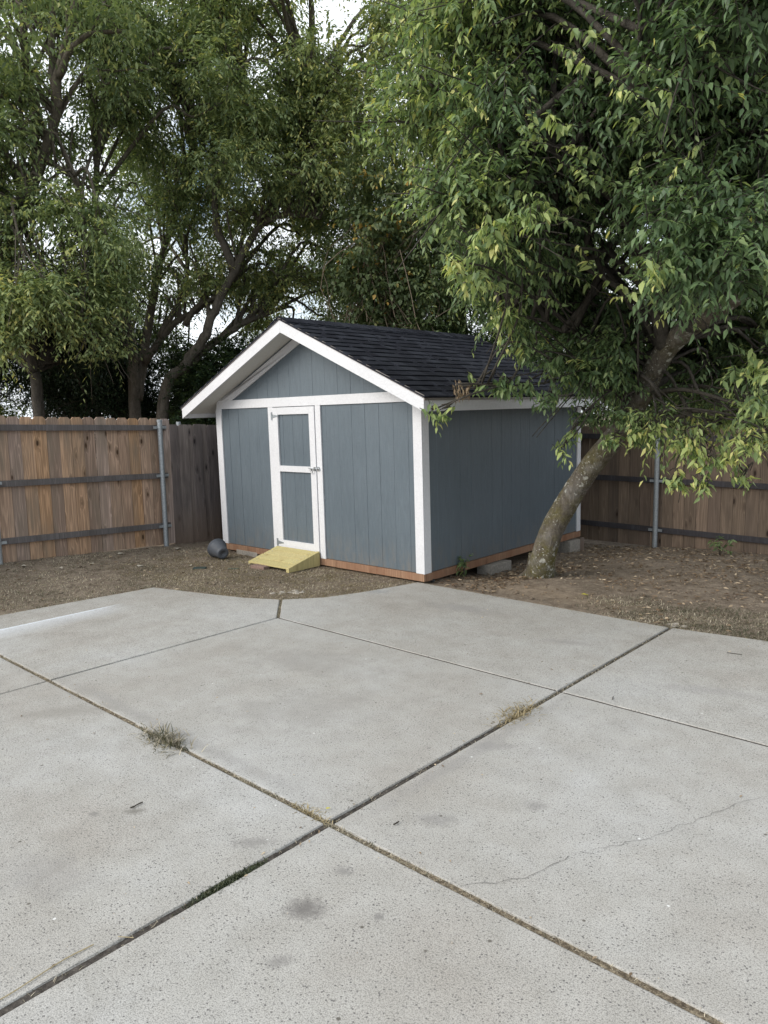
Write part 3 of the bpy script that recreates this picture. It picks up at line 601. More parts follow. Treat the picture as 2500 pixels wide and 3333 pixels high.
x, y, _ = gp(830-70, 1850); mb = MB(); mb.box(-.06, .06, -.02, .02, 0, .006); o = mb.build('flat_chip', simple('grey_green', (.09, .10, .075), .8, .2, .2, 40), None, bevel=.002, loc=(x, y, float(gz(x, y))+.004)); o.rotation_euler.z = .7; tag(o, 'flat dull green scrap lying left of the ramp', 'scrap')
x, y, _ = gp(940, 1925); lump('pale_rubble', 'pale stones and rubble lying at the curved patio edge', 'rubble', (x, y, -.018), .032, M_LIMESTONE, .7, 16, 4, .8)
x, y, _ = gp(2205, 2030); lump('pale_rubble', 'pale rubble and straw at the patio edge by the right joint', 'rubble', (x, y, -.018), .03, M_LIMESTONE, .9, 14, 6, .6)
x, y, _ = gp(1388, 1893); lump('black_cap', 'small black plastic cap beside the shed corner and patio edge', 'cap', (x+.03, y+.06, .0), .03, M_BLACK, 0, 1, 2, 2)
x, y, _ = gp(1472, 3070); lump('pebble', 'small tan and black pebble on the near patio slab', 'pebble', (x, y, .001), .009, M_LIMESTONE, 0, 1, 8, 1.6)
def stick(label, px, py, ln, rot, r, mat, curve=.2, seed=0, name='twig', g='twigs on the concrete'):
    x, y, _ = gp(px, py); rs = random.Random(seed); pts = [(t_*ln, math.sin(t_*3)*curve*ln, r+.001) for t_ in (-.5, -.25, 0, .25, .5)]
    mb = MB(); mb.tube(spline(pts, 3), r, 5, a=.95, wob=.2, seed=seed); o = mb.build(name, mat, None, loc=(x, y, .003)); o.rotation_euler.z = rot; tag(o, label, 'twig', g)
stick('dark curled twig on the left concrete slab', 445, 2625, .045, .9, .003, M_BARK3, .4, 1)
stick('short dark twig right of the joint crossing', 1290, 2684, .03, 1.3, .003, M_BARK3, .1, 2)
stick('thin pale straw lying beside the lower left joint', 120, 3185, .34, 1.35, .0018, M_STRAW, .12, 3)
stick('short pale straw lying across the lower left joint', 410, 3055, .05, .5, .0014, M_STRAW, .05, 4)
stick('thin grey twig on the right rear slab', 1995, 2275, .05, 1.7, .002, M_BARK3, .1, 5)
stick('small dark twig near the right edge of the rear slab', 2390, 2130, .09, .1, .002, M_BARK3, .05, 6)
def one_leaf(label, px, py, ln, wd, rot, z, mat):
    x, y, _ = gp(px, py); V, Fc, k = leaf_arrays(np.array([[0, 0, .008]]), np.array([[1.0, 0, .05]]), np.array([[0, 0, 1.0]]), np.array([ln]), np.array([wd]))
    o = npmesh('fallen_leaf', V, Fc, mat, np.full(len(Fc), .5)); o.location = (x, y, z); o.rotation_euler.z = rot; tag(o, label, 'leaf', 'fallen yellow leaves')
one_leaf('small bright yellow leaf beside the joint crossing', 1060, 2640, .024, .012, 1.2, .002, M_YEL)
one_leaf('yellow green fallen leaf on the bare soil by the patio', 1890, 1937, .075, .035, .4, float(gz(-3.03, 5.94))+.004, M_YEL)
# ------------------------------------------------------------------ fences
def picket(mb, y0, wdt, zb, zt, tilt, xo, axis='y', th=.016, ear=.028, a=None):
    pts = [(0, zb), (wdt, zb), (wdt, zt-ear), (wdt-ear, zt), (ear, zt), (0, zt-ear)]
    pts = [(y0+u+tilt*(z-zb), z) for u, z in pts]
    if axis == 'y': mb.prism(pts, 0, xo-th, xo, a)
    else: mb.prism([(u, z) for u, z in pts], 1, xo, xo+th, a)
FX = -8.36
rr = random.Random(21)
f1 = empty('picket_fence', (FX, 5.19, 0), 'tan pine picket fence with grey rails on the left side', 'fence')
def L1(y): return .1+(y-3.07)*-.036
def zt1(y): return 1.662+(y-3.19)*-.030
mb = MB(); y = 5.20-5.19
while y > -7.6:
    wd = .1355; y -= .1405; Yw = y+5.19; picket(mb, y, wd, L1(max(Yw, -1))-.012, zt1(max(Yw, -1))+rr.uniform(-.006, .006), rr.uniform(-.003, .003), 0+rr.uniform(-.004, .002))
mb.build('picket_panel', M_PICK, f1)
for (z0, s_) in ((1.490, .027), (.893, .027), (.262, .033)):
    mb = MB(); e = [5.12, 3.04, .9, -1.3, -2.4]; 
    for a, b in zip(e, e[1:]): mb.bar((.022, a-5.19, z0+(5.1-a)*s_), (.022, b+.004-5.19, z0+(5.1-b)*s_), .038, .066)
    if z0 < .9: pass
    mb.build('rail', M_RAIL, f1, bevel=.003)
def post(par, x, y, z0, z1, axis, zs, r=.031, side=1):
    mb = MB(); mb.tube([(x, y, z0-.1), (x, y, z1)], r, 20); mb.tube([(x, y, z1-.02), (x, y, z1+.004), (x, y, z1+.012)], [r*1.12, r*1.12, r*.4], 20); o = mb.build('steel_post', M_GALV, par, smooth=False)
    for z in zs:
        mb = MB(); mb.tube([(x, y, z-.017), (x, y, z+.017)], r*1.13, 16)
        if axis == 'y': mb.box(x-.028+.02, x+.012, y-.085, y+.085, z-.015, z+.015)
        else: mb.box(x-.085, x+.085, y-.006, y+.006, z-.015, z+.015)
        mb.build('bracket', M_GALV, o)
post(f1, .068, 5.02-5.19, .0, 1.585, 'y', (1.497, .90, .262)); post(f1, .068, 3.02-5.19, .08, 1.64, 'y', (1.55, .96, .325)); post(f1, .068, .9-5.19, .1, 1.70, 'y', (1.61, 1.02, .40))
f2 = empty('weathered_fence', (FX, 5.2, 0), 'weathered dark grey board fence between tan fence and shed', 'fence')
mb = MB(); y = 0; k = 0
while y < 4.0:
    wd = rr.uniform(.125, .145); Yw = y+5.2; zt_ = 1.535-.045*min(y, 2)-.01*y
    picket(mb, y+(.0 if k % 2 else -.012), wd, -.02-.03*min(y, 1.5), zt_+rr.uniform(-.008, .01), rr.uniform(-.012, .008) if k < 5 else -.01, (.014 if k % 2 else -.004)+rr.uniform(-.003, .003), ear=.022)
    y += wd-.026; k += 1
mb.build('board_panel', M_GREY, f2)
mb = MB(); mb.tube([(-.06, .17, -.1), (-.06, .17, 1.56)], .03, 14); mb.build('steel_post', M_GALV, f2)
for z_ in (.25, 1.35): mb = MB(); mb.bar((-.04, 0, z_), (-.04, 4, z_-.1), .038, .08); mb.build('rail', M_RAIL, f2)
FYR = 9.16
f3 = empty('rear_picket_fence', (-3.69, FYR, 0), 'shaded brown picket fence with black rails behind the leaning tree', 'fence')
def zt3(x): return 1.349+(x+2.46)*-.027
mb = MB(); x = -8.3+3.69
while x < 4.4:
    xw = x-3.69; picket(mb, x, .136, -.11, zt3(min(xw, 0))+rr.uniform(-.008, .008), rr.uniform(-.002, .002), rr.uniform(-.003, .003), 'x', ear=.022); x += .1405 if rr.random() < .85 else .1445
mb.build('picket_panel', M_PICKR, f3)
for z0, sl_ in ((1.262, -.012), (.728, -.008), (.110, -.010)):
    mb = MB(); e = [-6.1, -3.69, -1.25, .7]
    for a, b in zip(e, e[1:]): mb.bar((a+3.69+.003, -.022, z0+(a+3.69)*sl_), (b+3.69, -.022, z0+(b+3.69)*sl_), .038, .066)
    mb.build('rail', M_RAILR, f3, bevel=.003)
post(f3, 0, -.07, -.06, 1.285, 'x', (.728, .112)); post(f3, 2.44, -.07, -.06, 1.25, 'x', (.71, .1)); post(f3, -2.41, -.07, -.06, 1.30, 'x', (.74, .13))
# ------------------------------------------------------------------ trees
def clumps_px(reg, n, rs):                # clump centres: (px0,px1,py0,py1,d0,d1) -> points
    px = rs.uniform(reg[0], reg[1], n); py = rs.uniform(reg[2], reg[3], n); d = rs.uniform(reg[4], reg[5], n)
    return [at(a, b, c_) for a, b, c_ in zip(px, py, d)]
def fill(centre, r, cnt, rs, flat=.75, **kw):
    v = unit(rs.randn(cnt, 3)); rad = r*(rs.rand(cnt)**.45); O = centre+v*rad[:, None]*np.array([1, 1, flat])
    D_ = unit(v*.7+rs.randn(cnt, 3)*.55+np.array([0, 0, .05])); base = kw.pop('tone', .3)
    return sprigs(O-D_*.12, D_, tone=np.clip(base+.10*rs.randn(cnt), 0, 1), rs=rs, **kw)
def branchto(mb, trunkpts, c_, rs, r0=.035, sag=.1, sp=.3):
    tp = [Vector(p) for p in trunkpts]; c_ = Vector(c_); sc_ = [((p-c_).length+max(0, p.z-c_.z+.3)*1.5, i) for i, p in enumerate(tp)]; m0 = min(sc_)[0]; cd_ = [i for v, i in sc_ if v < m0+.6]; best = tp[cd_[rs.randint(len(cd_))]]
    mid = best.lerp(c_, .5)+Vector((rs.randn()*.12, rs.randn()*.12, abs(rs.randn())*.15+sag)); q2 = best.lerp(c_, .8)+Vector((rs.randn()*.06, rs.randn()*.06, .05))
    limb(mb, [best, mid, q2, c_], min(r0, .010+.013*(best-c_).length), .006, 6, 4, .05, rs.randint(9999))
    for _ in range(4):
        e = c_+Vector(tuple(rs.randn(3)*sp)); limb(mb, [mid.lerp(c_, rs.uniform(.3, 1) if sp > .2 else .97), (mid+e)/2*.3+e*.35+c_*.35, e], .008, .003, 4, 3, 0, rs.randint(9999))
def roots(mb, base, r, n=7, seed=0):
    rs = random.Random(seed)
    for k in range(n):
        a = 2*math.pi*k/n+rs.uniform(-.3, .3); e = Vector(base)+Vector((math.cos(a), math.sin(a), 0))*r*rs.uniform(1.5, 2.1); e.z = base[2]-.06
        limb(mb, [Vector(base)+Vector((math.cos(a)*r*.5, math.sin(a)*r*.5, .22)), Vector(base)+Vector((math.cos(a)*r*.95, math.sin(a)*r*.95, .05)), e], r*.42, r*.12, 8, 4, .08, k)
# --- the leaning tree at the right
rs = np.random.RandomState(5)
T1 = empty('leaning_elm_tree', tuple(gp(1760, 1870)), 'large leaning tree with lichen spotted trunk and drooping green leaves', 'tree')
org = np.array(T1.location); OFF = Vector(T1.location)
tp = [gp(1758, 1868), at(1768, 1815, 7.40), at(1798, 1722, 7.34), at(1838, 1650, 7.27), at(1881, 1579, 7.2), at(1932, 1506, 7.1), at(1992, 1434, 7.0), at(2042, 1362, 6.9), at(2088, 1285, 6.8), at(2160, 1148, 6.6), at(2255, 1055, 6.4), at(2360, 985, 6.2), at(2480, 890, 6.05), at(2620, 760, 5.95), at(2720, 560, 5.9)]
tp = [Vector(p) for p in tp]; tp[0].z = -.08; mb = MB(); q = spline(tp, 5); k = len(q)-1
rad = [max(.068, .118-.05*(i/k)) + (.055*math.exp(-i/2.2)) for i in range(k+1)]
mb.tube([p-OFF for p in q], rad, 26, wob=.03, seed=3); roots(mb, (0, .0, -.02), .135, 6, 4); tr = mb.build('trunk', M_BARK, T1, smooth=True)
bm_ = MB(); trunkpts = [tuple(p) for p in q[36:]]
limbs = [([at(2165, 1150, 6.6), at(2120, 900, 6.3), at(1990, 650, 6.0), at(1830, 520, 5.6), at(1700, 300, 5.3)], .07), ([at(2250, 1065, 6.4), at(2250, 800, 6.0), at(2150, 500, 5.6), at(2100, 200, 5.2), at(2050, -150, 5.0)], .08),
         ([at(2360, 985, 6.2), at(2450, 700, 5.9), at(2430, 300, 5.4), at(2400, -100, 5.2)], .075), ([at(2115, 1260, 6.75), at(1950, 1120, 6.7), at(1780, 1050, 6.6), at(1620, 1010, 6.4)], .04),
         ([at(2165, 1150, 6.6), at(2000, 930, 6.4), at(1780, 800, 6.1), at(1640, 710, 5.7)], .028), ([at(2040, 1370, 6.9), at(2180, 1360, 6.7), at(2330, 1340, 6.4), at(2480, 1380, 6.2)], .035),
         ([at(2120, 900, 6.3), at(1900, 500, 6.6), at(1700, 200, 6.9), at(1500, -50, 7.2)], .05), ([at(2050, 1290, 6.8), at(1900, 1230, 6.6), at(1750, 1250, 6.4), at(1600, 1260, 6.2), at(1490, 1262, 6.1)], .012)]
lp = list(trunkpts); lp2 = list(trunkpts)
for i, (pts, r0) in enumerate(limbs): ql = [tuple(p) for p in limb(bm_, pts, r0, .005, 9, 6, .06, i, .012)][2:]; lp2 += ql; lp += ql if i not in (5, 7) else []
packs = []
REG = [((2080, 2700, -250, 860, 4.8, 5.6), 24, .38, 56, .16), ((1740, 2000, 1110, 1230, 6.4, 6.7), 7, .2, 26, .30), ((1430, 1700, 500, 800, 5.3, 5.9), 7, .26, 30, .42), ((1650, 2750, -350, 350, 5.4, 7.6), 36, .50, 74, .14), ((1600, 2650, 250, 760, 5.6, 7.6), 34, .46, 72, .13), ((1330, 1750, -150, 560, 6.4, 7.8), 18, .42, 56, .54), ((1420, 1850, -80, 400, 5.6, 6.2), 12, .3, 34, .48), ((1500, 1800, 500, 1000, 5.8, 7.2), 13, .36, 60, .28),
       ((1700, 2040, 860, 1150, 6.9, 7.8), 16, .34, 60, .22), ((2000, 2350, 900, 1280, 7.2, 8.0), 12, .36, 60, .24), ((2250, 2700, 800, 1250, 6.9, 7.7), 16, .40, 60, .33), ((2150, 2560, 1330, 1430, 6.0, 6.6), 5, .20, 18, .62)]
for reg, n, r, ns, tone in REG:  # low tones darken the inner clumps: crown shade put into leaf colour
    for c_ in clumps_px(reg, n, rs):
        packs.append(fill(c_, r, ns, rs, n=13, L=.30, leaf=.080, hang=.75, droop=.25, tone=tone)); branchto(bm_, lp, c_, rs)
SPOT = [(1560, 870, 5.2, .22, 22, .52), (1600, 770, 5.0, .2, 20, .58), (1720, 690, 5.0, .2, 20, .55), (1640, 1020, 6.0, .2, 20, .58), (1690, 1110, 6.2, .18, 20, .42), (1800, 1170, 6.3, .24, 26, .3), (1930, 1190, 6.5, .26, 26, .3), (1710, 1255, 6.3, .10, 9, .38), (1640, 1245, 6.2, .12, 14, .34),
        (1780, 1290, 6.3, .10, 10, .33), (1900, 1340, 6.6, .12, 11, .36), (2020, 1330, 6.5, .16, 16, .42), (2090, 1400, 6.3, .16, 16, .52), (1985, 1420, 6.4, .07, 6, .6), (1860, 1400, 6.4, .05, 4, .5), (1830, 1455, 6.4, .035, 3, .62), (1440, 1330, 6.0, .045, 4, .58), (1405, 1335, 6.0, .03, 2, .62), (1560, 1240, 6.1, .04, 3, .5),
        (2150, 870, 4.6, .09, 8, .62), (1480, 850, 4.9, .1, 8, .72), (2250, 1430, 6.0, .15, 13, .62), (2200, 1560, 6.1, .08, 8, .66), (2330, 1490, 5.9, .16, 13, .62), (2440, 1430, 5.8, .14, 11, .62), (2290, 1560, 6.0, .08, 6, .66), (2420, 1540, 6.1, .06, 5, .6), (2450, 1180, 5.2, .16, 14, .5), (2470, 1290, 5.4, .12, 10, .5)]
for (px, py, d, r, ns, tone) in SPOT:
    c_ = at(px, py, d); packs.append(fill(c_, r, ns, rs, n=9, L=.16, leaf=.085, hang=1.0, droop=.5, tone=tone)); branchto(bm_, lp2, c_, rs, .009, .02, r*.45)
# long arching young shoots in front of the crown
SHOOT = [((1990, 740), (1700, 660), (1490, 640), 5.2), ((1720, 640), (1600, 560), (1480, 445), 5.3), ((1850, 520), (1740, 420), (1730, 300), 5.0), ((1900, 430), (1830, 400), (1790, 370), 4.8), ((2250, 560), (2100, 330), (1990, 290), 4.6), ((2230, 480), (2080, 300), (1850, 160), 4.7), ((2300, 520), (2220, 330), (2130, 280), 4.6), ((1960, 800), (1700, 770), (1420, 740), 5.1), ((1950, 760), (1700, 640), (1560, 560), 5.2), ((1980, 600), (1850, 480), (1690, 450), 4.9), ((1700, 800), (1620, 640), (1560, 560), 5.2),
         ((1750, 430), (1620, 340), (1480, 250), 5.6), ((1600, 500), (1450, 380), (1330, 300), 6.0), ((1600, 250), (1400, 150), (1260, 70), 6.2), ((1560, 160), (1400, 60), (1240, -10), 6.3), ((2400, 420), (2250, 500), (2120, 640), 4.7), ((2450, 330), (2330, 180), (2250, 60), 4.6), ((2500, 560), (2400, 700), (2330, 830), 4.8), ((1850, 860), (1680, 800), (1530, 740), 5.3), ((2000, 980), (1850, 900), (1700, 880), 5.5), ((1680, 420), (1570, 400), (1470, 420), 5.4)]
for _ in range(60):
    px, py = rs.uniform(1400, 2250), rs.uniform(60, 1000); L_ = rs.uniform(160, 330); an = rs.uniform(math.radians(150), math.radians(255)) if px < 2000 else rs.uniform(math.radians(60), math.radians(255))
    SHOOT.append(((px+L_*.7, py+L_*.25), (px+L_*.35, py+L_*.05), (px+L_*.05*math.cos(an), py+L_*.3*math.sin(an)), rs.uniform(4.9, 5.7) if px > 1600 else rs.uniform(5.6, 6.4)))
for si, (a, b, c_, d) in enumerate(SHOOT):
    jj = lambda p: (p[0]+rs.randn()*14, p[1]+rs.randn()*14)
    q = limb(bm_, [at(*jj(a), d+.5), at(*jj(b), d+.15), at(*c_, d+rs.uniform(-.1, .1))], .006, .0015, 5, 8, 0, 50+si, .006); q = np.array([tuple(p) for p in q]); n = len(q)
    m_ = rs.randint(14, 26); tt = np.sort(rs.uniform(.2, 1, m_)+np.linspace(-.02, .02, m_)).clip(.2, 1)*(n-1); i0 = np.minimum(tt.astype(int), n-2); fr = tt-i0; P = q[i0]*(1-fr[:, None])+q[i0+1]*fr[:, None]; T_ = unit(q[i0+1]-q[i0]); sd = unit(np.cross(T_, [0, 0, 1.0]))
    sg = np.where(np.arange(m_) % 2 == 0, 1, -1)[:, None]; ld = unit(T_*rs.uniform(.1, .7)+sd*sg*rs.uniform(.3, .9)+np.array([0, 0, -1.0])*(.35+.9*rs.rand(m_, 1))+.28*rs.randn(m_, 3)); nn = unit(np.cross(np.cross(ld, np.array([0, 0, 1.0])), ld)+.45*rs.randn(m_, 3))
    ln = rs.uniform(.06, .088)*(.6+.6*rs.rand(m_))*(1-.4*np.linspace(0, 1, m_)**4); t0 = rs.uniform(.42, .68); tn = np.clip(t0+rs.uniform(.15, .35)*np.linspace(0, 1, m_)**1.3+.09*rs.randn(m_), 0, .96)
    packs.append((P, ld, nn, ln, ln*(.32+.16*rs.rand(m_)), tn, (q[:1], q[-1:])))
bm_.v = [tuple(Vector(p)-OFF) for p in bm_.v]; bm_.build('branches', M_BARK3, T1, smooth=True)
fo = foliage('crown', packs, M_LA, T1); fo.data.transform(Matrix.Translation(-OFF))
tw = twigmesh('twigs', packs, M_BARK3, T1); tw.data.transform(Matrix.Translation(-OFF))
# dead brown leaf bunch
P0 = at(1500, 1265, 6.1); pk = fill(P0, .05, 9, rs, n=8, L=.10, leaf=.07, hang=1.6, droop=.4, tone=.5, wid=.2)
o = foliage('dead_leaf_bunch', [pk], M_DEAD, T1); o.data.transform(Matrix.Translation(-OFF))
# --- generic tree behind the fence
def tree(name, label, cat, base, trunks, regs, mat, bk, seed, leaf=.092, hi=False, group='trees behind the fences', nl=14, L=.5, hang=.6, spots=()):
    rs = np.random.RandomState(seed); T = empty(name, tuple(base), label, cat, group); off = Vector(T.location); lp = []
    mb = MB()
    for i, (pts, r0, r1) in enumerate(trunks):
        qq = limb(mb, [Vector(tuple(p)) for p in pts], r0, r1, 14, 6, .05, seed+i, .009); lp += [tuple(p) for p in qq[-max(6, len(qq)*2//3):]]
    mb.v = [tuple(Vector(p)-off) for p in mb.v]; mb.build('trunk', bk, T, smooth=True)
    bm = MB(); packs = []
    for reg, n, r, ns, tone in regs:
        for c_ in clumps_px(reg, n, rs):
            packs.append(fill(c_, r, ns, rs, n=nl, L=L, leaf=leaf, hang=hang, droop=.25, tone=tone, flat=.6))
            branchto(bm, lp, c_, rs, .05, .3)
    if bm.v: bm.v = [tuple(Vector(p)-off) for p in bm.v]; bm.build('branches', bk, T, smooth=True)
    f_ = foliage('crown', packs, mat, T, hi); f_.data.transform(Matrix.Translation(-off)); return T
def gnd(px, py, d): p = at(px, py, d); p[2] = -.3; return p
b = gnd(440, 1380, 13)
tree('forked_tree', 'tall tree with a forked grey trunk rising behind the tan fence', 'tree', b,
     [([b, at(435, 1250, 13), at(430, 1120, 12.9), at(385, 960, 12.8), at(330, 800, 12.6), at(310, 640, 12.3), at(330, 420, 12)], .112, .035), ([at(445, 1300, 13), at(470, 1140, 13.2), at(500, 960, 13.3), at(530, 820, 13.4), at(600, 640, 13.4), at(690, 400, 13.2)], .095, .03),
      ([at(430, 1160, 12.9), at(395, 1060, 12.7), at(400, 990, 12.5), at(370, 900, 12.4)], .07, .03), ([at(470, 1180, 13.1), at(560, 1060, 13), at(640, 1010, 12.9), at(730, 960, 12.7)], .07, .03), ([at(520, 1100, 13.0), at(580, 990, 13.2), at(610, 880, 13.3), at(600, 760, 13.3)], .06, .025)],
     [((280, 760, -200, 500, 11.5, 14.5), 42, .46, 58, .44), ((300, 700, 450, 950, 12.6, 15), 38, .42, 50, .44), ((260, 640, 930, 1180, 13.6, 15), 14, .45, 56, .34)], M_LB, M_BARK2, 31)
b = gnd(505, 1400, 12)
tree('leaning_back_tree', 'tall tree leaning right with mossy trunk behind the shed gable', 'tree', b,
     [([b, at(535, 1300, 12), at(610, 1180, 12), at(665, 1100, 12), at(700, 1010, 12.1), at(760, 880, 12.2), at(810, 790, 12.3), at(850, 730, 12.4), at(930, 640, 12.4), at(1000, 450, 12.4), at(1010, 200, 12.3)], .098, .028), ([at(600, 1200, 12), at(690, 1120, 12.3), at(800, 1050, 12.6), at(880, 1020, 12.8)], .08, .03),
      ([at(600, 1060, 12.6), at(640, 1000, 12.6), at(720, 960, 12.4), at(760, 900, 12.4)], .05, .03), ([at(850, 730, 12.4), at(930, 700, 12.2), at(1040, 710, 12)], .05, .02), ([at(760, 880, 12.2), at(700, 700, 12.6), at(720, 500, 12.8), at(800, 250, 13)], .07, .03)],
     [((700, 1100, 180, 620, 11, 14.5), 40, .46, 62, .46), ((620, 900, -250, 150, 11.5, 14.5), 20, .42, 50, .46), ((1010, 1260, 230, 560, 11, 14), 18, .5, 60, .55), ((860, 1020, -200, 160, 11, 13.5), 8, .38, 46, .52), ((1230, 1330, -150, 200, 11, 14), 5, .35, 44, .6), ((660, 1120, 600, 1000, 12.3, 15), 36, .38, 48, .58), ((740, 1150, 880, 1120, 13, 15), 14, .4, 50, .55)], M_LB, M_BARK2, 47)
b = gnd(-140, 1400, 11.5)
tree('left_edge_tree', 'tall tree at the far left, trunk rising through the leaves', 'tree', b,
     [([b, at(-60, 1150, 11.5), at(10, 880, 11.5), at(70, 700, 11.5), at(120, 560, 11.4), at(175, 400, 11.3), at(190, 250, 11.2), at(240, 50, 11.1), at(280, -200, 11)], .118, .035), ([at(120, 560, 11.4), at(110, 380, 11.5), at(90, 200, 11.6), at(60, 0, 11.6)], .06, .03),
      ([at(110, 525, 11.4), at(200, 545, 11.2), at(260, 610, 11)], .03, .012), ([at(190, 250, 11.2), at(260, 130, 11), at(400, 100, 10.8)], .05, .02), ([at(180, 330, 11.3), at(170, 150, 11.5), at(180, -50, 11.6)], .06, .03)],
     [((-250, 420, -300, 250, 10.3, 13), 28, .44, 50, .40), ((-250, 110, 220, 680, 10.8, 13), 30, .40, 50, .40), ((-200, 380, 640, 960, 10.2, 12), 20, .48, 66, .44), ((-100, 380, 930, 1110, 10, 11), 14, .34, 48, .5), ((280, 370, 1080, 1180, 10.3, 10.6), 3, .14, 10, .55), ((200, 420, 250, 700, 11, 12.5), 8, .32, 30, .42)], M_LB, M_BARK2, 63)
b = gnd(128, 1400, 11)
tree('slim_cedar_tree', 'slim trunk and dark shaded crown behind the tan fence', 'tree', b,
     [([b, at(122, 1300, 11), at(108, 1200, 11), at(96, 1110, 11), at(88, 980, 11.1)], .085, .05), ([at(105, 1190, 11), at(150, 1160, 11.2)], .015, .006), ([at(98, 1140, 11), at(50, 1120, 10.8)], .015, .006)],
     [((-250, 330, 930, 1150, 11.6, 14), 26, .55, 110, .5), ((-250, 420, 1080, 1330, 12.5, 14.5), 26, .5, 110, .5)], M_LD, M_BARK3, 71, leaf=.07, nl=16)
b = gnd(1500, 1300, 13.5)
tree('shaded_back_tree', 'dense dark green tree directly behind the shed roof', 'tree', b,
     [([b, at(1490, 1000, 13.3), at(1450, 700, 13), at(1420, 300, 12.8), at(1400, -100, 12.7)], .2, .06), ([at(1490, 1000, 13.3), at(1600, 800, 13), at(1700, 500, 13)], .1, .04)],
     [((1250, 1750, 450, 950, 11, 14.5), 30, .55, 70, .34), ((1280, 1800, -250, 450, 11, 14), 22, .6, 58, .42), ((1150, 1750, 880, 1120, 11.5, 13.5), 30, .45, 80, .28), ((1100, 1350, 600, 950, 11.8, 13.5), 16, .45, 66, .34)], M_LB, M_BARK3, 83)
b = gnd(2300, 1350, 13)
tree('right_back_tree', 'green tree with yellowing leaves beyond the rear fence at right', 'tree', b,
     [([b, at(2280, 1100, 13), at(2200, 800, 13), at(2150, 300, 12.8)], .18, .06), ([at(2280, 1100, 13), at(2400, 900, 13), at(2500, 600, 13)], .1, .04), ([at(2200, 1300, 12.5), at(2330, 1180, 12.5), at(2500, 1150, 12.3)], .05, .02)],
     [((1750, 2700, 300, 900, 11, 14), 34, .65, 70, .32), ((1800, 2700, 850, 1150, 11.5, 14), 20, .55, 58, .42), ((1750, 2700, -250, 300, 11.5, 14), 16, .65, 50, .36), ((1850, 2700, 1130, 1330, 11, 13), 18, .45, 70, .45)], M_LB, M_BARK3, 97)
# --- shrubs
def shrub(name, label, regs, mat, seed, leaf=.06, base=None, grp='shrubs behind the fences', hi=False):
    rs = np.random.RandomState(seed); T = empty(name, tuple(base), label, 'shrub', grp); off = Vector(T.location); packs = []; sm = MB()
    for reg, n, r, ns, tone in regs:
        for c_ in clumps_px(reg, n, rs):
            packs.append(fill(c_, r, ns, rs, n=16, L=.3, leaf=leaf, hang=.3, wid=.5, tone=tone, flat=.8))
            s0 = Vector((base[0]+rs.randn()*.3, base[1]+rs.randn()*.3, -.2)); limb(sm, [s0, (s0+Vector(tuple(c_)))/2+Vector((rs.randn()*.1, rs.randn()*.1, .1)), Vector(tuple(c_))], .02, .006, 5, 4, 0, rs.randint(999))
    sm.v = [tuple(Vector(p)-off) for p in sm.v]; sm.build('stems', M_BARK3, T); f_ = foliage('leaves', packs, mat, T, hi); f_.data.transform(Matrix.Translation(-off)); return T
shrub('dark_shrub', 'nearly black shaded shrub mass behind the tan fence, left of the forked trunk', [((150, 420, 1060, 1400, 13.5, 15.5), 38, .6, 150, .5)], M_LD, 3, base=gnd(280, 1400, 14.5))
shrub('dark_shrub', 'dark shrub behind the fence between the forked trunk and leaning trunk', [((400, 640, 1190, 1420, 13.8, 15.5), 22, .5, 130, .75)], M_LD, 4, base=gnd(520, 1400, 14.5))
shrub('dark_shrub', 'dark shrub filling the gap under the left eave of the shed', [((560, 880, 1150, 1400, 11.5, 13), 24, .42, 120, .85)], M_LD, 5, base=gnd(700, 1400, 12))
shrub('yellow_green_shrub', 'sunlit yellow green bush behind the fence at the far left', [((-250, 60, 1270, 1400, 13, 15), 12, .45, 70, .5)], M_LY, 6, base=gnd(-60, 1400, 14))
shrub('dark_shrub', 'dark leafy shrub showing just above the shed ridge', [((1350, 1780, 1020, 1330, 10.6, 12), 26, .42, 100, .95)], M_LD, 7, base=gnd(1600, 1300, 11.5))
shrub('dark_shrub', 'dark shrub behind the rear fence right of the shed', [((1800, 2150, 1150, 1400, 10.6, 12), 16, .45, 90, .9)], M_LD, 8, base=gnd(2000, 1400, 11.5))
shrub('green_shrub', 'green shrub behind the rear fence at the far right', [((2150, 2700, 1180, 1400, 11, 12.5), 22, .45, 80, .35)], M_LB, 9, base=gnd(2400, 1400, 11.5))
# vine tangle above the ridge
rs = np.random.RandomState(12); V1 = empty('vine_tangle', tuple(gnd(1200, 1300, 11.3)), 'tangle of pale vines with yellowing leaves above the shed ridge', 'vine'); off = Vector(V1.location); vm = MB(); packs = []
for i in range(46):
    a = at(rs.uniform(1120, 1420), rs.uniform(680, 900), rs.uniform(10.6, 11.4)); e = at(rs.uniform(1080, 1420), rs.uniform(1020, 1180), rs.uniform(10.4, 11.4)); md = (a+e)/2+rs.randn(3)*.3
    limb(vm, [Vector(tuple(a)), Vector(tuple(md)), Vector(tuple(e))], .007, .004, 4, 5, 0, i, .02)
for c_ in clumps_px((1060, 1420, 850, 1110, 10.6, 11.5), 24, rs): packs.append(fill(c_, .35, 26, rs, n=8, L=.3, leaf=.085, wid=.65, hang=.9, tone=.45))
for c_ in clumps_px((1130, 1300, 560, 880, 10.6, 11.4), 12, rs): packs.append(fill(c_, .28, 24, rs, n=8, L=.3, leaf=.085, wid=.7, hang=.9, tone=.62))
vm.v = [tuple(Vector(p)-off) for p in vm.v]; vm.build('stems', simple('vine_stem', (.19, .15, .11), .8, .2), V1); f_ = foliage('leaves', packs, M_LV, V1, True); f_.data.transform(Matrix.Translation(-off))
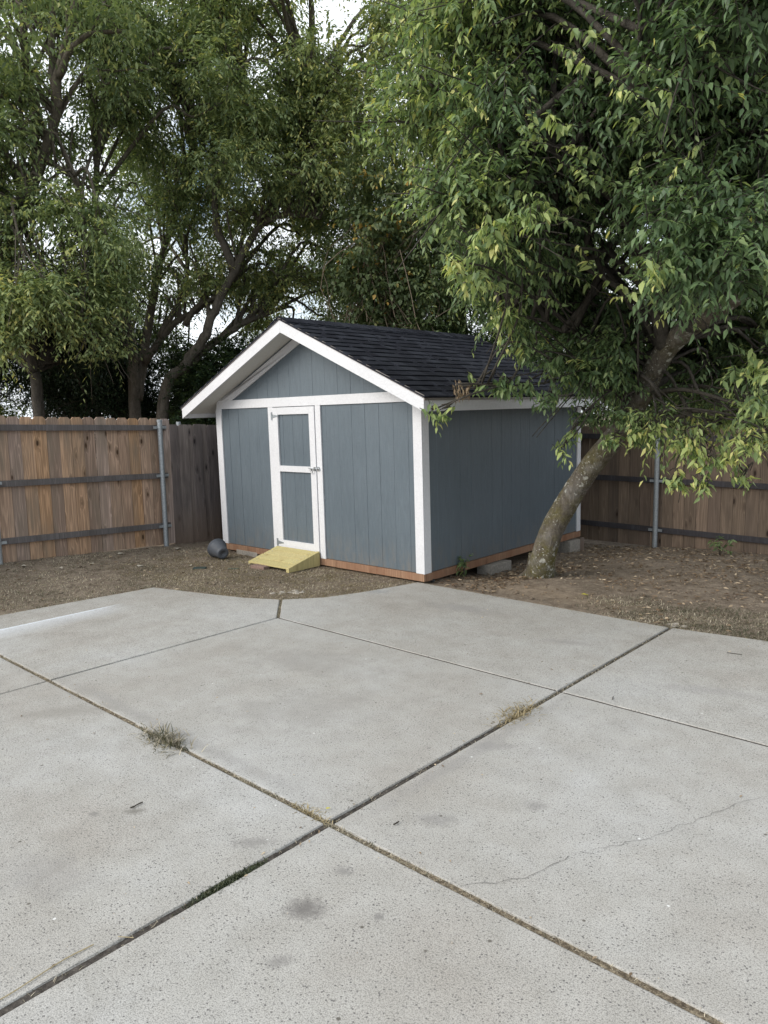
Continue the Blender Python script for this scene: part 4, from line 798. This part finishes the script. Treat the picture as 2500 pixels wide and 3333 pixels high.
# small saplings
def sapling(label, p, h, n, seed, tone=.5, lean=(0, 0)):
    rs = np.random.RandomState(seed); T = empty('seedling', tuple(p), label, 'plant', 'small seedlings'); mb = MB(); packs = []
    for i in range(n):
        e = Vector((rs.randn()*.05+lean[0], rs.randn()*.05+lean[1], h*rs.uniform(.6, 1))); mb.tube(spline([(0, 0, -.02), (e.x*.3, e.y*.3, e.z*.5), tuple(e)], 3), .003, 5)
        O = np.array([[e.x*t_, e.y*t_, e.z*t_] for t_ in np.linspace(.4, 1, 3)]); D_ = unit(rs.randn(3, 3)+np.array([0, 0, .4])); packs.append(sprigs(O, D_, n=5, L=.08, leaf=.07, hang=.6, wid=.42, tone=np.full(3, tone), rs=rs))
    mb.build('stem', M_BARK3, T); foliage('leaves', packs, M_LA, T, True)
sapling('small green seedling sprouting at the foot of the shed side wall', (-4.36, 5.98, .0), .17, 4, 2, .4)
x, y, _ = gp(2350, 1790); sapling('small green seedling against the dark rear fence at right', (x*1.0, y-.05, float(gz(x, y))), .27, 4, 3, .4)
# ------------------------------------------------------------------ litter and grass (uncountable)
def in_view_scatter(n, x0, x1, y0, y1, rs): return rs.uniform(x0, x1, n), rs.uniform(y0, y1, n)
def shed_free(x, y, m_=.0): return ~((x > -7.62-m_) & (x < -4.41+m_) & (y > 5.40-m_) & (y < 8.55+m_))
def blades(name, label, cat, X_, Y_, h, w_, mat, rs, tone, lay=.6, par=None, kind='stuff', zoff=0, zfun=gz):
    n = len(X_); Z_ = zfun(X_, Y_)+zoff; P = np.stack([X_, Y_, Z_-.002], 1); a = rs.rand(n)*2*math.pi; H = h*(.5+rs.rand(n))
    lean = lay*(.3+rs.rand(n)); d = unit(np.stack([np.cos(a)*lean, np.sin(a)*lean, np.ones(n)*.8*rs.rand(n)+.15], 1)); s = np.stack([-np.sin(a), np.cos(a), np.zeros(n)], 1)*w_*.5
    m1 = P+d*H[:, None]*.55; d2 = unit(d+np.array([0, 0, -.45])); tip = m1+d2*H[:, None]*.5; tip[:, 2] = np.maximum(tip[:, 2], Z_+.002)
    V = np.stack([P-s, P+s, m1+s*.8, m1-s*.8, tip], 1).reshape(-1, 3); i = np.arange(n)[:, None]*5
    F4 = (np.array([[0, 1, 2], [0, 2, 3], [3, 2, 4]])[None]+i[:, :, None]).reshape(-1, 3)
    o = npmesh(name, V, F4, mat, np.repeat(np.clip(tone+.30*rs.randn(n), 0, 1), 3), par)
    if label: tag(o, label, cat, kind=kind)
    return o
rs = np.random.RandomState(77)
from math import exp
def nzm(x, y, s=1.0): return np.sin(x*2.1*s+1.7*np.sin(y*1.3*s))*np.sin(y*2.7*s+1.3*np.sin(x*1.9*s))
X_, Y_ = in_view_scatter(150000, -8.35, -4.4, 1.5, 5.5, rs); dd = inside_dist(X_, Y_)
pr = np.clip(.75+.35*nzm(X_, Y_, 1.3)-np.clip((Y_-4.3)*.45, 0, .62), .08, 1); edge = np.exp(dd*14)
k = (dd < -.004) & (dd > -2.2) & shed_free(X_, Y_, .02) & (rs.rand(len(X_)) < np.clip(pr*.75+edge*.4, 0, 1)); X_, Y_ = X_[k], Y_[k]
blades('dry_lawn', 'short dry straw coloured grass between patio and tan fence', 'grass', X_, Y_, .022, .0035, M_GRASS, rs, .54+.24*nzm(X_, Y_, 1.6)+.08*nzm(Y_, X_, 5), 1.1)
X_, Y_ = in_view_scatter(60000, -3.4, .2, 5.38, 7.2, rs); dd = inside_dist(X_, Y_)
pr = np.clip(sst((X_+3.0+.35*nzm(X_, Y_, 2))/.9)*(1-sst((Y_-5.95-.2*nzm(Y_, X_, 2))/.5)), 0, 1)
k = (dd < -.004) & (rs.rand(len(X_)) < pr); X_, Y_ = X_[k], Y_[k]; blades('patchy_lawn', 'patchy green and brown grass at the right patio edge', 'grass', X_, Y_, .024, .004, M_GRASS, rs, .36+.26*nzm(X_, Y_, 2.2), .9)
X_, Y_ = in_view_scatter(90000, -7.6, -4.2, 3.8, 5.46, rs); dd = inside_dist(X_, Y_); k = (dd < -.004) & (rs.rand(len(X_)) < .35+.3*nzm(X_, Y_, 3)); X_, Y_ = X_[k], Y_[k]
k = ~((X_ > -6.57) & (X_ < -5.84) & (Y_ > 4.94)); X_, Y_ = X_[k], Y_[k]
blades('straw_litter', 'flattened straw and pine needle litter in front of the shed', 'straw', X_, Y_, .035, .0026, M_STRAW, rs, .35+.2*nzm(X_, Y_, 1.7), 2.5)
def litter(name, label, n, reg, mask, mat, rs, ln=.06, tone=.45):
    X_, Y_ = in_view_scatter(n, *reg, rs); k = (inside_dist(X_, Y_) < -.01) & shed_free(X_, Y_) & mask(X_, Y_, rs); X_, Y_ = X_[k], Y_[k]; n = len(X_)
    a = rs.rand(n)*2*math.pi; D_ = unit(np.stack([np.cos(a), np.sin(a), .12*rs.randn(n)], 1)); Nn = unit(np.stack([.45*rs.randn(n), .45*rs.randn(n), np.ones(n)], 1)); P = np.stack([X_, Y_, gz(X_, Y_)+.008+.008*rs.rand(n)], 1)
    l_ = ln*(.5+.7*rs.rand(n)); V, Fc, k_ = leaf_arrays(P, D_, Nn, l_, l_*(.22+.2*rs.rand(n)), True); o = npmesh(name, V, Fc, mat, np.repeat(np.clip(tone+.3*rs.randn(n), 0, 1), k_)); return tag(o, label, 'leaves', kind='stuff')
litter('leaf_litter', 'dead curled leaves strewn under the leaning tree and rear fence', 12000, (-4.4, .2, 5.5, 9.1), lambda x, y, rs: rs.rand(len(x)) < np.clip(.12+.85*sst((y-6.0)/1.2), 0, 1)*(.55+.45*nzm(x, y, 2)), M_DEAD, rs, .052, .42)
litter('dry_leaf_litter', 'scattered dead leaves along the foot of the tan fence', 700, (-8.3, -4.8, 2, 5.4), lambda x, y, rs: rs.rand(len(x)) < np.clip((-x-5.9)/2, .1, 1), M_DEAD, rs, .045, .5)
litter('shed_side_litter', 'brown leaf litter heaped along the foot of the shed side', 900, (-4.42, -3.7, 5.5, 7.2), lambda x, y, rs: rs.rand(len(x)) < .9, M_DEAD, rs, .05, .2)
# pale chips and leaf scraps lying by the tan fence
rs2 = random.Random(5)
mb = MB(); chips = []
for (px, py) in [(395, 1815), (580, 1790), (460, 1845), (80, 1870), (300, 1850), (620, 1840), (200, 1868)]:
    x, y, _ = gp(px, py); chips.append((x, y))
for i, (x, y) in enumerate(chips):
    a = rs2.random()*6; s_ = rs2.uniform(.025, .045); d = Vector((math.cos(a), math.sin(a), 0)); e = Vector((-d.y, d.x, 0)); c_ = Vector((x, y, float(gz(x, y))+.012))
    mb.add([c_-d*s_-e*s_*.5, c_+d*s_-e*s_*.6+Vector((0, 0, .012)), c_+d*s_*.8+e*s_*.5, c_-d*s_*.7+e*s_*.5+Vector((0, 0, .01))], [(0, 1, 2, 3)], .5)
tag(mb.build('leaf_scraps', simple('pale_scrap', (.45, .41, .34), .8, .2, .2, 40)), 'pale dry scraps scattered at the foot of the tan fence', 'scraps', kind='stuff')
# weeds in the joints
flat0 = lambda x, y: np.zeros_like(x)-.006
def tuft(label, cx_, cy_, sx, sy, n, h, mat, tone, seed, lay=.9, rot=0, w_=.0046):
    rs = np.random.RandomState(seed); u, v = rs.randn(n)*sx, rs.randn(n)*sy; c_, s_ = math.cos(rot), math.sin(rot); T_ = blades('weed_tuft', label, 'weed', cx_+u*c_-v*s_, cy_+u*s_+v*c_, h, w_, mat, rs, tone, lay, kind=None, zfun=flat0); T_['group'] = 'weeds growing in the patio joints'; return T_
tuft('bushy green brown weed tuft in the left diagonal joint', -3.25, 1.89, .085, .035, 460, .068, M_GRASS, .40, 1, 1.1)
tuft('dry straw clump in the right joint near the far crossing', -2.065, 3.32, .032, .09, 380, .058, M_STRAW, .55, 2, 1.8)
tuft('pale dry straw lying over the near joint crossing', -2.17, 1.905, .06, .014, 150, .035, M_STRAW, .6, 3, 1.6)
tuft('low dark green moss strip in the lower left joint', -2.056, 1.42, .012, .07, 1500, .014, leafmat('moss', ((0, (.02, .03, .012)), (1, (.07, .075, .035))), .1), .4, 4, .8, w_=.004)
rs = np.random.RandomState(8)
n = 9000; X_ = rs.uniform(-6.3, -.2, n); dens_ = .12+.75*np.exp(-((X_+2.4)/.5)**2)+.45*np.exp(-((X_+1.7)/.35)**2)+.35*np.exp(-((X_+5.8)/.9)**2); k = rs.rand(n) < dens_; X_ = X_[k]
blades('joint_grass', 'fine dry grass growing along the near patio joint', 'grass', X_, YW+rs.randn(len(X_))*.008, .016, .0022, M_GRASS, rs, .55, 1.3, zfun=flat0)
n = 3500; Y_ = rs.uniform(0.3, 5.38, n); k = rs.rand(n) < .08+.7*np.exp(-((Y_-3.75)/.35)**2)+.45*np.exp(-((Y_-4.6)/.5)**2); Y_ = Y_[k]
blades('joint_grass', 'fine dry grass growing along the right patio joint', 'grass', XW+rs.randn(len(Y_))*.008, Y_, .016, .0024, M_GRASS, rs, .5, 1.2, zfun=flat0)
t_ = rs.rand(500); blades('joint_grass', 'fine dry grass in the short joint at the curved patio edge', 'grass', P2[0]+(P5[0]-P2[0])*t_+rs.randn(500)*.006, P2[1]+(P5[1]-P2[1])*t_+rs.randn(500)*.006, .014, .0024, M_GRASS, rs, .4, 1.2, zfun=flat0)

# crumbs of soil, straw and leaf scraps spilled over the slabs
X_, Y_ = in_view_scatter(90000, -6.6, -.2, 2.0, 5.6, rs); dd = inside_dist(X_, Y_); k = (dd > .0) & (rs.rand(len(X_)) < 1.0*np.exp(-dd*34)*(.6+.6*nzm(X_, Y_, 4)))
X_, Y_ = X_[k], Y_[k]; blades('spilled_straw', 'dry straw and crumbs spilled over the patio edge', 'straw', X_, Y_, .02, .0032, M_STRAW, rs, .35, 3.5, zfun=lambda x, y: np.zeros_like(x)+.003)
n = 420; X_ = rs.uniform(-5.8, .0, n); Y_ = rs.uniform(.6, 5.3, n); near = rs.rand(n) < .45; X_ = np.where(near & (rs.rand(n) < .5), XW+rs.randn(n)*.06, X_); Y_ = np.where(near & (abs(X_-XW) > .3), YW+rs.randn(n)*.06, Y_); k = inside_dist(X_, Y_) > .02; X_, Y_ = X_[k], Y_[k]; n = len(X_)
a = rs.rand(n)*6.28; D_ = np.stack([np.cos(a), np.sin(a), .1*rs.randn(n)], 1); l_ = .004+.022*rs.rand(n)**3; V, Fc, k_ = leaf_arrays(np.stack([X_, Y_, np.full(n, .004)], 1), unit(D_), unit(np.stack([.3*rs.randn(n), .3*rs.randn(n), np.ones(n)], 1)), l_, l_*.35, True)
tag(npmesh('patio_debris', V, Fc, M_DEAD, np.repeat(rs.rand(n)**.7, k_)), 'tiny leaf scraps and grit scattered over the patio', 'debris', kind='stuff')

def clods(name, label, n, reg, rs, mat, size):
    X_, Y_ = in_view_scatter(n, *reg, rs); k = (inside_dist(X_, Y_) < -.005) & shed_free(X_, Y_, -.1) & (rs.rand(len(X_)) < .5+.5*nzm(X_, Y_, 2.4)); X_, Y_ = X_[k], Y_[k]; n = len(X_)
    O = np.array([[1, 0, 0], [0, 1, 0], [-1, 0, 0], [0, -1, 0], [0, 0, .7], [0, 0, -.5]]); S_ = size*(.3+rs.rand(n)**3*1.6)
    V = np.stack([X_, Y_, gz(X_, Y_)+.004], 1)[:, None]+O[None]*S_[:, None, None]*(.7+.6*rs.rand(n, 6, 3))
    T = np.array([[0, 1, 4], [1, 2, 4], [2, 3, 4], [3, 0, 4], [1, 0, 5], [2, 1, 5], [3, 2, 5], [0, 3, 5]]); Fc = (T[None]+(np.arange(n)*6)[:, None, None]).reshape(-1, 3)
    tag(npmesh(name, V.reshape(-1, 3), Fc, mat, np.zeros(len(Fc)), None, True), label, 'soil', kind='stuff')
clods('soil_clods', 'small clods and crumbs of dry soil over the bare yard', 9000, (-8.3, .2, 2.0, 9.1), rs, M_SOIL, .012)
